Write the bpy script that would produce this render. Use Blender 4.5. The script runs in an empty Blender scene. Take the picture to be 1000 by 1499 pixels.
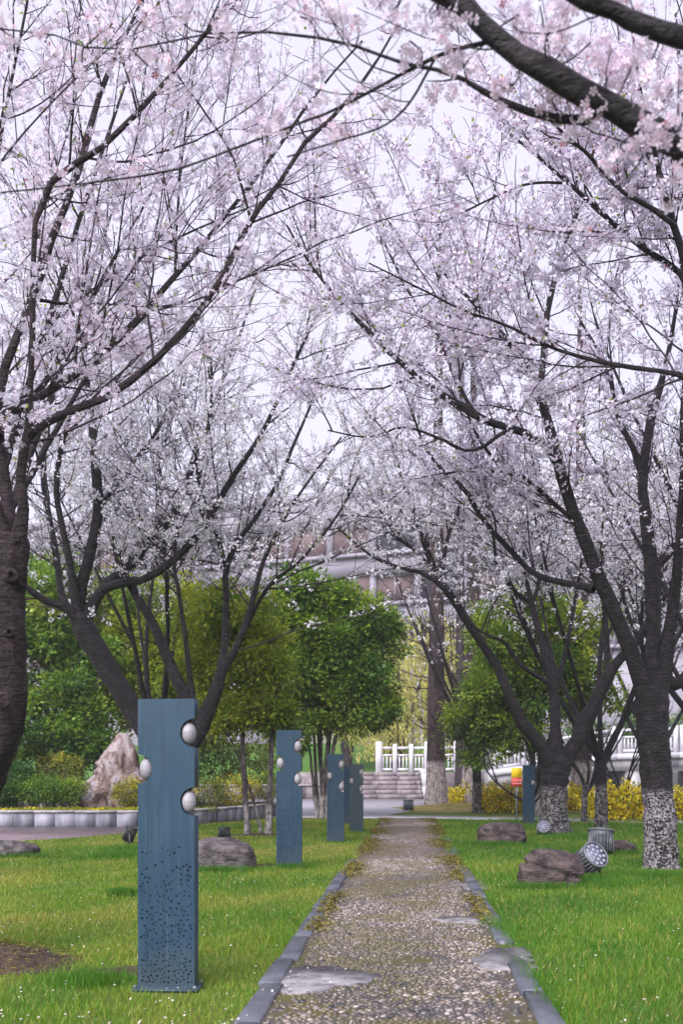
import bpy, bmesh, math, random
import numpy as np
from mathutils import Vector, Matrix, noise as mnoise
from mathutils.geometry import delaunay_2d_cdt

random.seed(7)
RNG = np.random.default_rng(7)
SC = bpy.context.scene
COL = SC.collection

# ------------------------------------------------------------------ camera
HC, F, HY, CX = 1.2, 1400.0, 1130.0, 500.0        # camera height (m), focal length, horizon row, centre column (photo pixels)
cam_d = bpy.data.cameras.new('camera')
cam = bpy.data.objects.new('camera', cam_d)
COL.objects.link(cam)
cam.location = (0, 0, HC)
cam.rotation_euler = (math.radians(90), 0, 0)
cam_d.sensor_fit = 'VERTICAL'
cam_d.sensor_height = 36.0
cam_d.sensor_width = 24.0
cam_d.lens = 36.0 * F / 1499.0
cam_d.shift_y = (HY - 749.5) / 1499.0
cam_d.clip_start = 0.1
cam_d.clip_end = 3000
cam_d.dof.use_dof = True
cam_d.dof.focus_distance = 9.0
cam_d.dof.aperture_fstop = 3.0
SC.camera = cam

# ------------------------------------------------------------------ world, sun, exposure
SUN_EL, SUN_AZ = math.radians(40), math.radians(205)     # soft sun behind the cloud, behind and left of the camera
W = bpy.data.worlds.new('World')
SC.world = W
W.use_nodes = True
wn = W.node_tree
wn.nodes.clear()
w_out = wn.nodes.new('ShaderNodeOutputWorld')
w_bg = wn.nodes.new('ShaderNodeBackground')
w_bg.inputs['Strength'].default_value = 0.10
w_sky = wn.nodes.new('ShaderNodeTexSky')
w_sky.sky_type = 'NISHITA'
w_sky.sun_disc = False
w_sky.sun_elevation = SUN_EL
w_sky.sun_rotation = SUN_AZ
w_mix = wn.nodes.new('ShaderNodeMix')
w_mix.data_type = 'RGBA'
w_mix.inputs[0].default_value = 0.93                      # closed cloud cover over the clear sky
w_mix.inputs[7].default_value = (2.58, 2.46, 3.05, 1)
wn.links.new(w_sky.outputs[0], w_mix.inputs[6])
wn.links.new(w_mix.outputs[2], w_bg.inputs['Color'])
wn.links.new(w_bg.outputs[0], w_out.inputs[0])

sun_d = bpy.data.lights.new('sun', 'SUN')
sun_d.energy = 2.4
sun_d.angle = math.radians(60)
sun_d.color = (1.0, 0.965, 0.97)
sun = bpy.data.objects.new('sun', sun_d)
COL.objects.link(sun)
sd = Vector((math.sin(SUN_AZ) * math.cos(SUN_EL), math.cos(SUN_AZ) * math.cos(SUN_EL), math.sin(SUN_EL)))
sun.rotation_euler = sd.to_track_quat('Z', 'Y').to_euler()

SC.view_settings.view_transform = 'Standard'
SC.view_settings.look = 'None'
SC.view_settings.exposure = 1.9
SC.view_settings.gamma = 1.0
SC.view_settings.use_curve_mapping = False
SC.render.engine = 'CYCLES'
SC.cycles.use_denoising = True
SC.cycles.max_bounces = 8
SC.cycles.diffuse_bounces = 6
SC.cycles.glossy_bounces = 2
SC.cycles.transmission_bounces = 6
SC.cycles.transparent_max_bounces = 4
SC.cycles.volume_bounces = 0
SC.cycles.sample_clamp_indirect = 4

# ------------------------------------------------------------------ helpers
def P(x, y, d):
    """photo pixel + distance -> world point"""
    return np.array([(x - CX) / F * d, d, HC - (y - HY) / F * d])

def GD(y):
    return HC * F / (y - HY)

def G(x, y):
    """photo pixel lying on the level ground"""
    d = GD(y)
    p = P(x, y, d); p[2] = 0
    return p

ORI = {}
def link(o, parent=None):
    COL.objects.link(o)
    if parent is not None:
        o.parent = parent
    return o

def thing(name, label, cat, loc, group=None):
    o = bpy.data.objects.new(name, None)
    o.empty_display_size = 0.2
    o.location = loc
    link(o)
    o['label'] = label
    o['category'] = cat
    if group:
        o['group'] = group
    ORI[o] = np.array(loc, float)
    return o

def mesh_from(name, V, Fs, tint=None, smooth=False):
    V = np.asarray(V, np.float32).reshape(-1, 3)
    if isinstance(Fs, np.ndarray):
        Fs = [Fs]
    me = bpy.data.meshes.new(name)
    loops, starts, tot = [], [], 0
    for f in Fs:
        if isinstance(f, np.ndarray):
            if len(f) == 0:
                continue
            k = f.shape[1]
            loops.append(f.astype(np.int32).ravel())
            starts.append(tot + np.arange(len(f), dtype=np.int32) * k)
            tot += f.size
        else:
            loops.append(np.array(f, np.int32)); starts.append(np.array([tot], np.int32)); tot += len(f)
    loops = np.concatenate(loops); starts = np.concatenate(starts)
    me.vertices.add(len(V)); me.vertices.foreach_set('co', V.ravel())
    me.loops.add(len(loops)); me.loops.foreach_set('vertex_index', loops)
    me.polygons.add(len(starts)); me.polygons.foreach_set('loop_start', starts)
    if smooth:
        me.polygons.foreach_set('use_smooth', np.ones(len(starts), bool))
    me.update(calc_edges=True)
    if tint is not None:
        a = me.attributes.new('tint', 'FLOAT', 'POINT')
        a.data.foreach_set('value', np.asarray(tint, np.float32).ravel())
    return me

def part(name, V, Fs, mat, parent=None, tint=None, smooth=False, kind=None, label=None, cat=None, group=None, origin=None):
    """one mesh object; V in world coordinates"""
    V = np.asarray(V, float).reshape(-1, 3)
    o0 = ORI[parent] if parent is not None else (np.array(origin, float) if origin is not None else np.zeros(3))
    me = mesh_from(name, V - o0, Fs, tint, smooth)
    me.materials.append(mat)
    o = bpy.data.objects.new(name, me)
    link(o, parent)
    if parent is None:
        o.location = o0
    ORI[o] = o0
    if kind: o['kind'] = kind
    if label: o['label'] = label
    if cat: o['category'] = cat
    if group: o['group'] = group
    return o

class MB:
    """collects simple solids into one mesh"""
    def __init__(s): s.v = []; s.f = []; s.n = 0
    def add(s, V, Fs):
        V = np.asarray(V, float).reshape(-1, 3)
        s.v.append(V)
        for f in Fs: s.f.append([i + s.n for i in f])
        s.n += len(V)
        return s
    def box(s, c, size, ax=None, bev=0.0):
        c = np.array(c, float); h = np.array(size, float) / 2
        A = np.eye(3) if ax is None else np.array(ax, float)
        if bev <= 0:
            sg = np.array([[-1,-1,-1],[1,-1,-1],[1,1,-1],[-1,1,-1],[-1,-1,1],[1,-1,1],[1,1,1],[-1,1,1]])
            s.add(c + (sg * h) @ A, [(0,3,2,1),(4,5,6,7),(0,1,5,4),(1,2,6,5),(2,3,7,6),(3,0,4,7)])
        else:
            b = min(bev, h.min() * .9); V = []
            for z, i in ((-h[2], 0), (-h[2] , 1), (h[2] - b, 1), (h[2], 0)):
                k = b if i == 0 else 0
                for sx, sy in ((-1,-1),(1,-1),(1,1),(-1,1)):
                    V.append((sx * (h[0] - k), sy * (h[1] - k), z if i == 0 else (z + b if z < 0 else z)))
            Fq = [(3,2,1,0),(12,13,14,15)]
            for r in range(3):
                for k in range(4):
                    Fq.append((r*4+k, r*4+(k+1)%4, r*4+4+(k+1)%4, r*4+4+k))
            s.add(c + np.array(V) @ A, Fq)
        return s
    def lathe(s, c, prof, axis=(0,0,1), seg=20, cap=True):
        a = Vector(axis).normalized(); u = a.orthogonal().normalized(); w = a.cross(u)
        V = []
        for r, z in prof:
            for k in range(seg):
                t = 2 * math.pi * k / seg
                V.append(Vector(c) + a * z + u * (r * math.cos(t)) + w * (r * math.sin(t)))
        Fq = []
        for i in range(len(prof) - 1):
            for k in range(seg):
                Fq.append((i*seg+k, i*seg+(k+1)%seg, (i+1)*seg+(k+1)%seg, (i+1)*seg+k))
        if cap:
            Fq.append(tuple(range(seg))[::-1]); Fq.append(tuple((len(prof)-1)*seg + k for k in range(seg)))
        s.add([tuple(v) for v in V], Fq)
        return s
    def prism(s, poly, z0, z1):
        n = len(poly)
        V = [(x, y, z0) for x, y in poly] + [(x, y, z1) for x, y in poly]
        s.add(V, [tuple(range(n))[::-1], tuple(range(n, 2*n))] + [(k, (k+1) % n, n + (k+1) % n, n + k) for k in range(n)])
        return s
    def build(s, name, mat, parent=None, **kw):
        return part(name, np.concatenate(s.v), s.f, mat, parent, **kw)

def share(src, name, loc, parent, rot=(0,0,0), scale=(1,1,1)):
    o = bpy.data.objects.new(name, src)
    link(o, parent)
    o.location = loc; o.rotation_euler = rot; o.scale = scale
    return o

def smooth01(e0, e1, x):
    t = np.clip((x - e0) / (e1 - e0), 0, 1)
    return t * t * (3 - 2 * t)

_ph = np.random.default_rng(3).uniform(0, 6.28, (24, 2))
_dr = np.random.default_rng(4).uniform(0, 6.28, 24)
def vn(x, y, sc=1.0, k=0):
    """smooth 2-D noise, about -1..1"""
    s = 0
    for i in range(6):
        a = _dr[(i + k) % 24]; f = sc * (1 + .55 * i)
        s = s + np.sin(f * (x * math.cos(a) + y * math.sin(a)) + _ph[(i + k) % 24, 0]) / (1 + .45 * i)
    return s / 2.2

# ------------------------------------------------------------------ materials
def new_mat(name):
    m = bpy.data.materials.new(name); m.use_nodes = True
    nt = m.node_tree; b = nt.nodes['Principled BSDF']
    return m, nt, b

def nd(nt, typ, **kw):
    n = nt.nodes.new(typ)
    for k, v in kw.items():
        if k.startswith('i_'):
            key = k[2:]
            n.inputs[int(key) if key.isdigit() else key.replace('_', ' ')].default_value = v
        else:
            setattr(n, k, v)
    return n

def ramp(nt, fac, stops, interp='LINEAR'):
    r = nt.nodes.new('ShaderNodeValToRGB'); r.color_ramp.interpolation = interp
    e = r.color_ramp.elements
    while len(e) < len(stops): e.new(0.5)
    for el, (p, c) in zip(e, stops):
        el.position = p; el.color = (c[0], c[1], c[2], 1) if len(c) == 3 else c
    nt.links.new(fac, r.inputs[0])
    return r.outputs[0]

def mapping(nt, scale=(1,1,1), coord='Object'):
    tc = nt.nodes.new('ShaderNodeTexCoord'); mp = nt.nodes.new('ShaderNodeMapping')
    mp.inputs['Scale'].default_value = scale
    nt.links.new(tc.outputs[coord], mp.inputs[0])
    return mp.outputs[0]

def noise(nt, vec, scale, detail=5, rough=.6, dist=0.0):
    n = nt.nodes.new('ShaderNodeTexNoise')
    n.inputs['Scale'].default_value = scale; n.inputs['Detail'].default_value = detail
    n.inputs['Roughness'].default_value = rough; n.inputs['Distortion'].default_value = dist
    nt.links.new(vec, n.inputs['Vector'])
    return n.outputs[0]

def mixc(nt, fac, a, b, mode='MIX'):
    m = nt.nodes.new('ShaderNodeMix'); m.data_type = 'RGBA'; m.blend_type = mode
    for i, v in ((0, fac), (6, a), (7, b)):
        if isinstance(v, (int, float)): m.inputs[i].default_value = v
        elif isinstance(v, tuple): m.inputs[i].default_value = (v[0], v[1], v[2], 1)
        else: nt.links.new(v, m.inputs[i])
    return m.outputs[2]

def math_n(nt, op, a, b=0.0, clamp=False):
    m = nt.nodes.new('ShaderNodeMath'); m.operation = op; m.use_clamp = clamp
    for i, v in ((0, a), (1, b)):
        if isinstance(v, (int, float)): m.inputs[i].default_value = v
        else: nt.links.new(v, m.inputs[i])
    return m.outputs[0]

def bump(nt, b, h, strength=.4, dist=.02):
    n = nt.nodes.new('ShaderNodeBump'); n.inputs['Strength'].default_value = strength; n.inputs['Distance'].default_value = dist
    nt.links.new(h, n.inputs['Height']); nt.links.new(n.outputs[0], b.inputs['Normal'])

def attr(nt, name='tint'):
    a = nt.nodes.new('ShaderNodeAttribute'); a.attribute_name = name
    return a.outputs['Fac']

def basic(name, c1, c2, scale=8, rough=.7, bmp=.3, stretch=(1,1,1), spec=.3, metal=0.0, bdist=.01, lo=.35, hi=.65):
    m, nt, b = new_mat(name)
    v = mapping(nt, stretch)
    n = noise(nt, v, scale)
    nt.links.new(ramp(nt, n, [(lo, c1), (hi, c2)]), b.inputs['Base Color'])
    b.inputs['Roughness'].default_value = rough
    b.inputs['Specular IOR Level'].default_value = spec
    b.inputs['Metallic'].default_value = metal
    if bmp:
        bump(nt, b, noise(nt, v, scale * 4), bmp, bdist)
    return m

def leafy(name, stops, rough=.5, trans=.35, interp='LINEAR', spec=.3, vary=0.0):
    """thin leaf or petal: colour from the tint attribute, part of the light passes through"""
    m, nt, b = new_mat(name)
    c = ramp(nt, attr(nt), stops, interp)
    if vary:
        v = mapping(nt)
        c = mixc(nt, math_n(nt, 'MULTIPLY', noise(nt, v, 1.3, 3), vary), c, (stops[-1][1]))
    nt.links.new(c, b.inputs['Base Color'])
    b.inputs['Roughness'].default_value = rough
    b.inputs['Specular IOR Level'].default_value = spec
    t = nt.nodes.new('ShaderNodeBsdfTranslucent'); nt.links.new(c, t.inputs[0])
    mx = nt.nodes.new('ShaderNodeMixShader'); mx.inputs[0].default_value = trans
    nt.links.new(b.outputs[0], mx.inputs[1]); nt.links.new(t.outputs[0], mx.inputs[2])
    nt.links.new(mx.outputs[0], nt.nodes['Material Output'].inputs[0])
    return m

def bark_mat(name, c1, c2, wash=0.0, washc=(.62, .58, .60), wash_cover=.5, stripes=True, moss=0.0):
    """bark with horizontal lenticels; below the height `wash` it keeps a worn coat of limewash"""
    m, nt, b = new_mat(name)
    v = mapping(nt, (1, 1, 1))
    vs = mapping(nt, (5, 5, 17) if stripes else (9, 9, 1.2))
    n1 = noise(nt, v, 9, 8, .7)
    n2 = noise(nt, vs, 2.2, 5, .65)
    n3 = noise(nt, v, 38, 4, .7)
    mixf = math_n(nt, 'ADD', math_n(nt, 'MULTIPLY', n1, .5), math_n(nt, 'MULTIPLY', n2, .5))
    c = ramp(nt, mixf, [(.44, c1), (.50, tuple((p + q) * .40 for p, q in zip(c1, c2))), (.57, tuple(k * 1.35 for k in c2))])
    spk = ramp(nt, noise(nt, mapping(nt, (1, 1, 1.6)), 95, 2, .5), [(.66, (0, 0, 0)), (.73, (1, 1, 1))])
    c = mixc(nt, math_n(nt, 'MULTIPLY', spk, .5), c, tuple(min(1, k * 4.0) for k in c2))
    if stripes:
        len_ = ramp(nt, noise(nt, mapping(nt, (5, 5, 60)), 1.6, 3, .5), [(.62, (0, 0, 0)), (.70, (1, 1, 1))])
        c = mixc(nt, math_n(nt, 'MULTIPLY', len_, .35), c, tuple(min(1, k * 3.2) for k in c2))
    if wash > 0:
        tc = nt.nodes.new('ShaderNodeTexCoord'); sx = nt.nodes.new('ShaderNodeSeparateXYZ')
        nt.links.new(tc.outputs['Object'], sx.inputs[0])
        edge = math_n(nt, 'ADD', sx.outputs[2], math_n(nt, 'MULTIPLY', math_n(nt, 'SUBTRACT', n1, .5), .35))
        below = ramp(nt, math_n(nt, 'DIVIDE', edge, wash), [(.90, (1, 1, 1)), (1.0, (0, 0, 0))])
        worn = math_n(nt, 'ADD', math_n(nt, 'MULTIPLY', n3, .52), math_n(nt, 'ADD', math_n(nt, 'MULTIPLY', n2, .22), math_n(nt, 'MULTIPLY', n1, .26)))
        keep = ramp(nt, worn, [(1 - wash_cover - .05, (0, 0, 0)), (1 - wash_cover + .07, (1, 1, 1))])
        c = mixc(nt, math_n(nt, 'MULTIPLY', below, keep), c, washc)
    if moss:
        c = mixc(nt, math_n(nt, 'MULTIPLY', ramp(nt, n1, [(.55, (0,0,0)), (.7, (1,1,1))]), moss), c, (.06, .075, .02))
    nt.links.new(c, b.inputs['Base Color'])
    b.inputs['Roughness'].default_value = .58
    b.inputs['Specular IOR Level'].default_value = .28
    h = math_n(nt, 'ADD', n2, math_n(nt, 'MULTIPLY', n3, .6))
    bump(nt, b, h, 1.0, .05)
    return m

M = {}
M['bark_dark'] = bark_mat('cherry_bark', (.004, .0035, .0045), (.019, .0155, .019))
M['bark_red'] = bark_mat('cherry_bark_reddish', (.007, .0045, .006), (.032, .020, .024))
M['bark_wash'] = bark_mat('limewashed_cherry_bark', (.004, .0035, .0045), (.019, .016, .019), wash=1.02, wash_cover=.485, washc=(.40, .37, .39))
M['bark_wash_low'] = bark_mat('limewashed_cherry_bark_low', (.004, .0035, .0045), (.019, .016, .019), wash=.95, wash_cover=.47, washc=(.36, .34, .35))
M['bark_grey'] = bark_mat('grey_bark', (.035, .030, .032), (.12, .10, .10), wash=.60, wash_cover=.50, stripes=False, washc=(.45, .42, .42))
M['bark_fir'] = bark_mat('fibrous_brown_bark', (.012, .007, .008), (.048, .030, .031), wash=1.6, wash_cover=.515, washc=(.48, .42, .41), stripes=False)
M['twig'] = basic('twig', (.008, .005, .008), (.030, .018, .024), 14, .7, 0)
M['twig_pale'] = basic('bare_twig', (.06, .045, .04), (.13, .10, .08), 14, .8, 0)
PETAL = [(0, (.71, .685, .80)), (.45, (.68, .615, .745)), (.70, (.63, .49, .62)), (.78, (.40, .15, .20)), (.9, (.20, .05, .07)), (.93, (.18, .26, .03)), (1, (.24, .31, .04))]
M['petal'] = leafy('cherry_petal', PETAL, .6, .45)
M['petal_white'] = leafy('cherry_petal_white', [(0, (.76, .75, .82)), (.45, (.74, .71, .79)), (.70, (.70, .63, .70))] + PETAL[3:], .6, .45)
M['petal_near'] = leafy('cherry_petal_pink', [(0, (.69, .64, .75)), (.5, (.67, .565, .68)), (.75, (.62, .39, .49)), (.85, (.50, .16, .18)), (1, (.25, .05, .06))], .6, .4)
M['leaf'] = leafy('evergreen_leaf', [(0, (.028, .085, .018)), (.4, (.080, .175, .022)), (.7, (.17, .27, .028)), (1, (.28, .33, .03))], .45, .4, spec=.35)
M['leaf_yellow'] = leafy('evergreen_leaf_new_growth', [(0, (.042, .10, .018)), (.35, (.13, .22, .02)), (.7, (.27, .33, .026)), (1, (.38, .40, .035))], .48, .42, spec=.35)
M['hedge'] = leafy('hedge_leaf', [(0, (.035, .07, .016)), (.5, (.10, .15, .024)), (.85, (.19, .20, .035)), (1, (.50, .42, .02))], .5, .35)
M['forsythia'] = leafy('forsythia_flower', [(0, (.16, .20, .02)), (.35, (.45, .42, .02)), (.5, (.80, .62, .01)), (1, (.88, .74, .03))], .6, .35)
M['willow'] = leafy('willow_leaf', [(0, (.36, .37, .10)), (1, (.62, .58, .17))], .6, .45)
M['grass'] = leafy('grass_blade', [(0, (.040, .150, .012)), (.45, (.115, .235, .018)), (.75, (.22, .285, .034)), (1, (.36, .32, .09))], .5, .45)
M['fallen'] = leafy('fallen_petal', [(0, (.85, .74, .78)), (1, (.80, .64, .70))], .6, .3)

def ground_mat():
    m, nt, b = new_mat('lawn_soil')
    v = mapping(nt)
    n = noise(nt, v, 1.1, 6, .65); n2 = noise(nt, v, 22, 5, .7)
    c = ramp(nt, n, [(.32, (.030, .070, .012)), (.5, (.060, .10, .018)), (.68, (.115, .115, .035))])
    c = mixc(nt, .45, c, ramp(nt, n2, [(.3, (.020, .035, .008)), (.7, (.13, .15, .03))]))
    nt.links.new(c, b.inputs['Base Color']); b.inputs['Roughness'].default_value = .95
    b.inputs['Specular IOR Level'].default_value = .1
    bump(nt, b, n2, .6, .02)
    return m
M['ground'] = ground_mat()
M['soil'] = basic('bare_soil', (.020, .013, .012), (.085, .055, .040), 14, .95, .9, bdist=.03)
M['steel_blue'] = None
def steel_blue():
    m, nt, b = new_mat('blue_painted_steel')
    v = mapping(nt, (1, 1, 1)); vs = mapping(nt, (9, 9, .7))
    n = noise(nt, v, 2.5, 5, .6); s = noise(nt, vs, 3, 4, .6); f = noise(nt, v, 90, 2, .5)
    g = math_n(nt, 'ADD', math_n(nt, 'MULTIPLY', n, .5), math_n(nt, 'MULTIPLY', s, .5))
    c = ramp(nt, g, [(.32, (.0080, .026, .048)), (.68, (.016, .044, .074))])
    c = mixc(nt, ramp(nt, f, [(.72, (0,0,0)), (.78, (.5,.5,.5))]), c, (.16, .19, .21))
    tc_ = nt.nodes.new('ShaderNodeTexCoord'); sx_ = nt.nodes.new('ShaderNodeSeparateXYZ'); nt.links.new(tc_.outputs['Object'], sx_.inputs[0])
    spl = math_n(nt, 'ADD', ramp(nt, math_n(nt, 'ADD', sx_.outputs[2], math_n(nt, 'MULTIPLY', noise(nt, v, 7, 5, .7), .5)), [(.22, (1, 1, 1)), (.55, (0, 0, 0))]), 0.0)
    c = mixc(nt, math_n(nt, 'MULTIPLY', spl, math_n(nt, 'MULTIPLY', noise(nt, v, 55, 3, .7), .55)), c, (.085, .080, .065))
    drip = ramp(nt, noise(nt, mapping(nt, (30, 30, .8)), 2.2, 4, .6), [(.56, (0, 0, 0)), (.72, (.45, .45, .45))])
    c = mixc(nt, drip, c, (.050, .075, .095))
    nt.links.new(c, b.inputs['Base Color'])
    nt.links.new(ramp(nt, s, [(.3, (.34,)*3), (.7, (.5,)*3)]), b.inputs['Roughness'])
    b.inputs['Specular IOR Level'].default_value = .25
    bump(nt, b, math_n(nt, 'ADD', n, math_n(nt, 'MULTIPLY', f, .2)), .06, .01)
    return m
M['steel_blue'] = steel_blue()
M['steel_teal'] = basic('dark_teal_painted_steel', (.006, .022, .030), (.010, .032, .040), 3, .45, .05, spec=.45)
M['hole'] = basic('painted_inside_shade', (.006, .007, .008), (.012, .012, .014), 5, .9, 0)  # shade behind the perforations, put into the colour
M['satin'] = basic('brushed_steel', (.22, .21, .235), (.31, .30, .325), 6, .7, .05, metal=.3, stretch=(1, 1, 8))
M['lamp_grey'] = basic('grey_lamp_casting', (.10, .11, .13), (.17, .18, .20), 9, .5, .1, metal=.4)
M['lamp_dark'] = basic('dark_lamp_casting', (.030, .035, .038), (.065, .07, .07), 9, .5, .1, metal=.3)
M['lens'] = basic('frosted_lens', (.08, .08, .12), (.13, .13, .18), 30, .25, .1, spec=.6)
M['led'] = basic('led_cup', (.20, .20, .27), (.28, .28, .36), 30, .3, 0, spec=.6)
M['rock_brown'] = basic('wet_brown_stone', (.018, .012, .012), (.105, .074, .072), 6, .36, 1.0, stretch=(1, 1, 2.2), spec=.45, bdist=.04, lo=.40, hi=.62)
M['rock_grey'] = basic('grey_brown_stone', (.030, .025, .028), (.14, .118, .122), 6, .42, 1.0, stretch=(1, 1, 2), spec=.4, bdist=.04, lo=.40, hi=.62)
def quartz():
    m, nt, b = new_mat('pink_white_quartz')
    v = mapping(nt, (1, 1, .45)); n = noise(nt, v, 3.2, 8, .7, .9); n2 = noise(nt, mapping(nt), 1.3, 5, .6)
    c = ramp(nt, n, [(.34, (.025, .016, .016)), (.43, (.10, .062, .055)), (.50, (.22, .155, .145)), (.57, (.33, .29, .31)), (.65, (.10, .09, .115)), (.75, (.28, .26, .32))])
    c = mixc(nt, ramp(nt, n2, [(.54, (0,0,0)), (.70, (.7,.7,.7))]), c, (.28, .15, .12))
    nt.links.new(c, b.inputs['Base Color']); b.inputs['Roughness'].default_value = .6
    bump(nt, b, n, 1.0, .12)
    return m
M['quartz'] = quartz()
M['granite_slab'] = basic('grey_granite', (.19, .185, .23), (.34, .33, .39), 5, .6, .2, stretch=(1, 1, .35))
M['granite_dark'] = basic('stained_granite', (.11, .108, .14), (.24, .235, .28), 5, .6, .2, stretch=(1.5, 1.5, .3))
M['coping'] = basic('coping_stone', (.20, .19, .20), (.34, .33, .34), 7, .65, .2)
M['white_stone'] = basic('white_stone', (.40, .385, .43), (.52, .505, .55), 3, .6, .15)
M['step_stone'] = basic('weathered_step_stone', (.13, .108, .115), (.25, .215, .23), 6, .6, .3)
M['plaza'] = basic('plaza_paving', (.22, .21, .25), (.32, .305, .35), 2.5, .4, .1, spec=.5)
M['bridge_stone'] = basic('stained_bridge_stone', (.18, .175, .19), (.46, .44, .47), 1.6, .7, .2, stretch=(1, 1, .4))
def kerb_mat():
    m, nt, b = new_mat('slate_kerb')
    v = mapping(nt); n = noise(nt, v, 6, 6, .65); n2 = noise(nt, v, 70, 3, .6)
    c = ramp(nt, n, [(.33, (.042, .048, .066)), (.68, (.105, .110, .135))])
    c = mixc(nt, ramp(nt, n2, [(.66, (0,0,0)), (.76, (.55,.55,.55))]), c, (.30, .30, .33))
    nt.links.new(c, b.inputs['Base Color']); b.inputs['Roughness'].default_value = .42
    bump(nt, b, math_n(nt, 'ADD', n, math_n(nt, 'MULTIPLY', n2, .3)), .35, .01)
    return m
M['kerb'] = kerb_mat()
def mortar():
    m, nt, b = new_mat('path_mortar')
    v = mapping(nt); n = noise(nt, v, 2.0, 6, .65, .4); n2 = noise(nt, v, 40, 4, .7); n3 = noise(nt, v, .9, 4, .6)
    c = ramp(nt, n2, [(.3, (.030, .028, .032)), (.7, (.085, .078, .082))])
    moss = ramp(nt, n, [(.42, (0, 0, 0)), (.56, (1, 1, 1))])
    c = mixc(nt, moss, c, ramp(nt, n2, [(.3, (.030, .027, .006)), (.7, (.105, .090, .016))]))
    nt.links.new(c, b.inputs['Base Color'])
    b.inputs['Roughness'].default_value = .55
    bump(nt, b, n2, .6, .01)
    return m
M['mortar'] = mortar()
M['cement'] = basic('worn_cement', (.085, .08, .090), (.22, .208, .225), 9, .5, .4, bdist=.006)
M['moss'] = leafy('moss', [(0, (.06, .06, .012)), (1, (.20, .16, .03))], .9, .1)
def pebble_mat():
    m, nt, b = new_mat('river_pebble')
    c = ramp(nt, attr(nt), [(0, (.012, .011, .016)), (.25, (.034, .028, .032)), (.5, (.074, .058, .057)), (.72, (.155, .122, .116)), (1, (.33, .28, .275))])
    oi = nt.nodes.new('ShaderNodeTexNoise'); oi.inputs['Scale'].default_value = 60
    c = mixc(nt, .18, c, mixc(nt, oi.outputs[0], (.04, .034, .034), (.30, .265, .25)), 'MIX')
    v = mapping(nt)
    mz = ramp(nt, noise(nt, v, 1.5, 6, .65, .5), [(.40, (0, 0, 0)), (.56, (.85, .85, .85))])
    mz = math_n(nt, 'MULTIPLY', mz, ramp(nt, noise(nt, v, 30, 4, .7), [(.35, (.2, .2, .2)), (.6, (1, 1, 1))]))
    c = mixc(nt, mz, c, (.082, .070, .013))
    nt.links.new(c, b.inputs['Base Color']); b.inputs['Roughness'].default_value = .38
    b.inputs['Specular IOR Level'].default_value = .5
    return m
M['pebble'] = pebble_mat()
PEB_COL = [(.016, .016, .021), (.038, .032, .035), (.070, .056, .055), (.135, .108, .104), (.26, .222, .218)]
for i, c in enumerate(PEB_COL):
    M['pebble%d' % i] = basic('pebble_tone_%d' % i, tuple(k * .8 for k in c), tuple(k * 1.2 for k in c), 40, .38, .2, spec=.5, bdist=.002)
def brick_pave():
    m, nt, b = new_mat('mauve_brick_paving')
    v = mapping(nt)
    br = nt.nodes.new('ShaderNodeTexBrick')
    br.inputs['Scale'].default_value = 1.0; br.inputs['Brick Width'].default_value = .24; br.inputs['Row Height'].default_value = .12
    br.inputs['Mortar Size'].default_value = .008
    br.inputs['Color1'].default_value = (.26, .19, .22, 1); br.inputs['Color2'].default_value = (.20, .15, .175, 1); br.inputs['Mortar'].default_value = (.12, .10, .11, 1)
    nt.links.new(v, br.inputs['Vector'])
    c = mixc(nt, .4, br.outputs[0], ramp(nt, noise(nt, v, 1.2, 5), [(.3, (.15, .11, .13)), (.7, (.34, .27, .30))]))
    nt.links.new(c, b.inputs['Base Color']); b.inputs['Roughness'].default_value = .4
    return m
M['brick_pave'] = brick_pave()
M['sign_yellow'] = basic('yellow_sign', (.75, .52, .01), (.82, .60, .02), 5, .5, 0)
M['sign_red'] = basic('red_sign', (.60, .03, .02), (.68, .05, .03), 5, .5, 0)
M['white_paint'] = basic('white_print', (.78, .78, .78), (.82, .82, .82), 5, .5, 0)
M['facade'] = basic('pale_facade_tile', (.185, .17, .215), (.235, .22, .265), .25, .7, 0)
M['facade_brick'] = basic('brown_brick_panel', (.075, .050, .054), (.12, .080, .082), .6, .8, 0)
M['window_frame'] = basic('window_frame', (.16, .15, .18), (.2, .19, .22), 1, .5, 0)
M['pane'] = basic('dark_pane', (.020, .022, .034), (.045, .048, .065), .3, .15, 0, spec=.6)
M['water'] = basic('canal_water', (.030, .045, .035), (.05, .065, .05), .5, .08, .1, spec=.6, bdist=.03)
M['bank_grass'] = basic('bank_grass', (.030, .085, .016), (.065, .13, .022), 1.2, .95, .5, spec=.1)
M['dry_grass'] = basic('dry_bank_grass', (.09, .095, .025), (.20, .15, .06), 2.2, .95, .7, spec=.1, bdist=.04)

# ================================================================== the setting
def struct(name, V, Fs, mat, z=None, label=None):
    o = part(name, V, Fs, mat, kind='structure')
    if label: o['label'] = label
    return o

def sheet(name, poly, z, mat, thick=0.0):
    """flat polygon of the setting"""
    mb = MB(); mb.prism([(p[0], p[1]) for p in poly], z - .3 if not thick else z - thick, z)
    return mb.build(name, mat, kind='structure')

# ground, reaching the horizon
struct('ground', [(-300, -60, 0), (300, -60, 0), (300, 420, 0), (-300, 420, 0)], [(0, 1, 2, 3)], M['ground'])

# path frame: u = distance from the camera plane, v = across
PT = np.array([.072, 1.0, 0]); PN = np.array([1.0, -.072, 0]) / math.hypot(1, .072)
def PA(u, v, z=0.0):
    c = np.array([.274, 4.67, 0]) + PT * (np.asarray(u)[..., None] - 4.67)
    r = c + PN * np.asarray(v)[..., None]
    r[..., 2] = z
    return r
PW = .775
def path_uv(x, y):
    rx = x - .274; ry = y - 4.67
    v = rx * PN[0] + ry * PN[1]
    u = y - PN[1] * v
    return u, v

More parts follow.
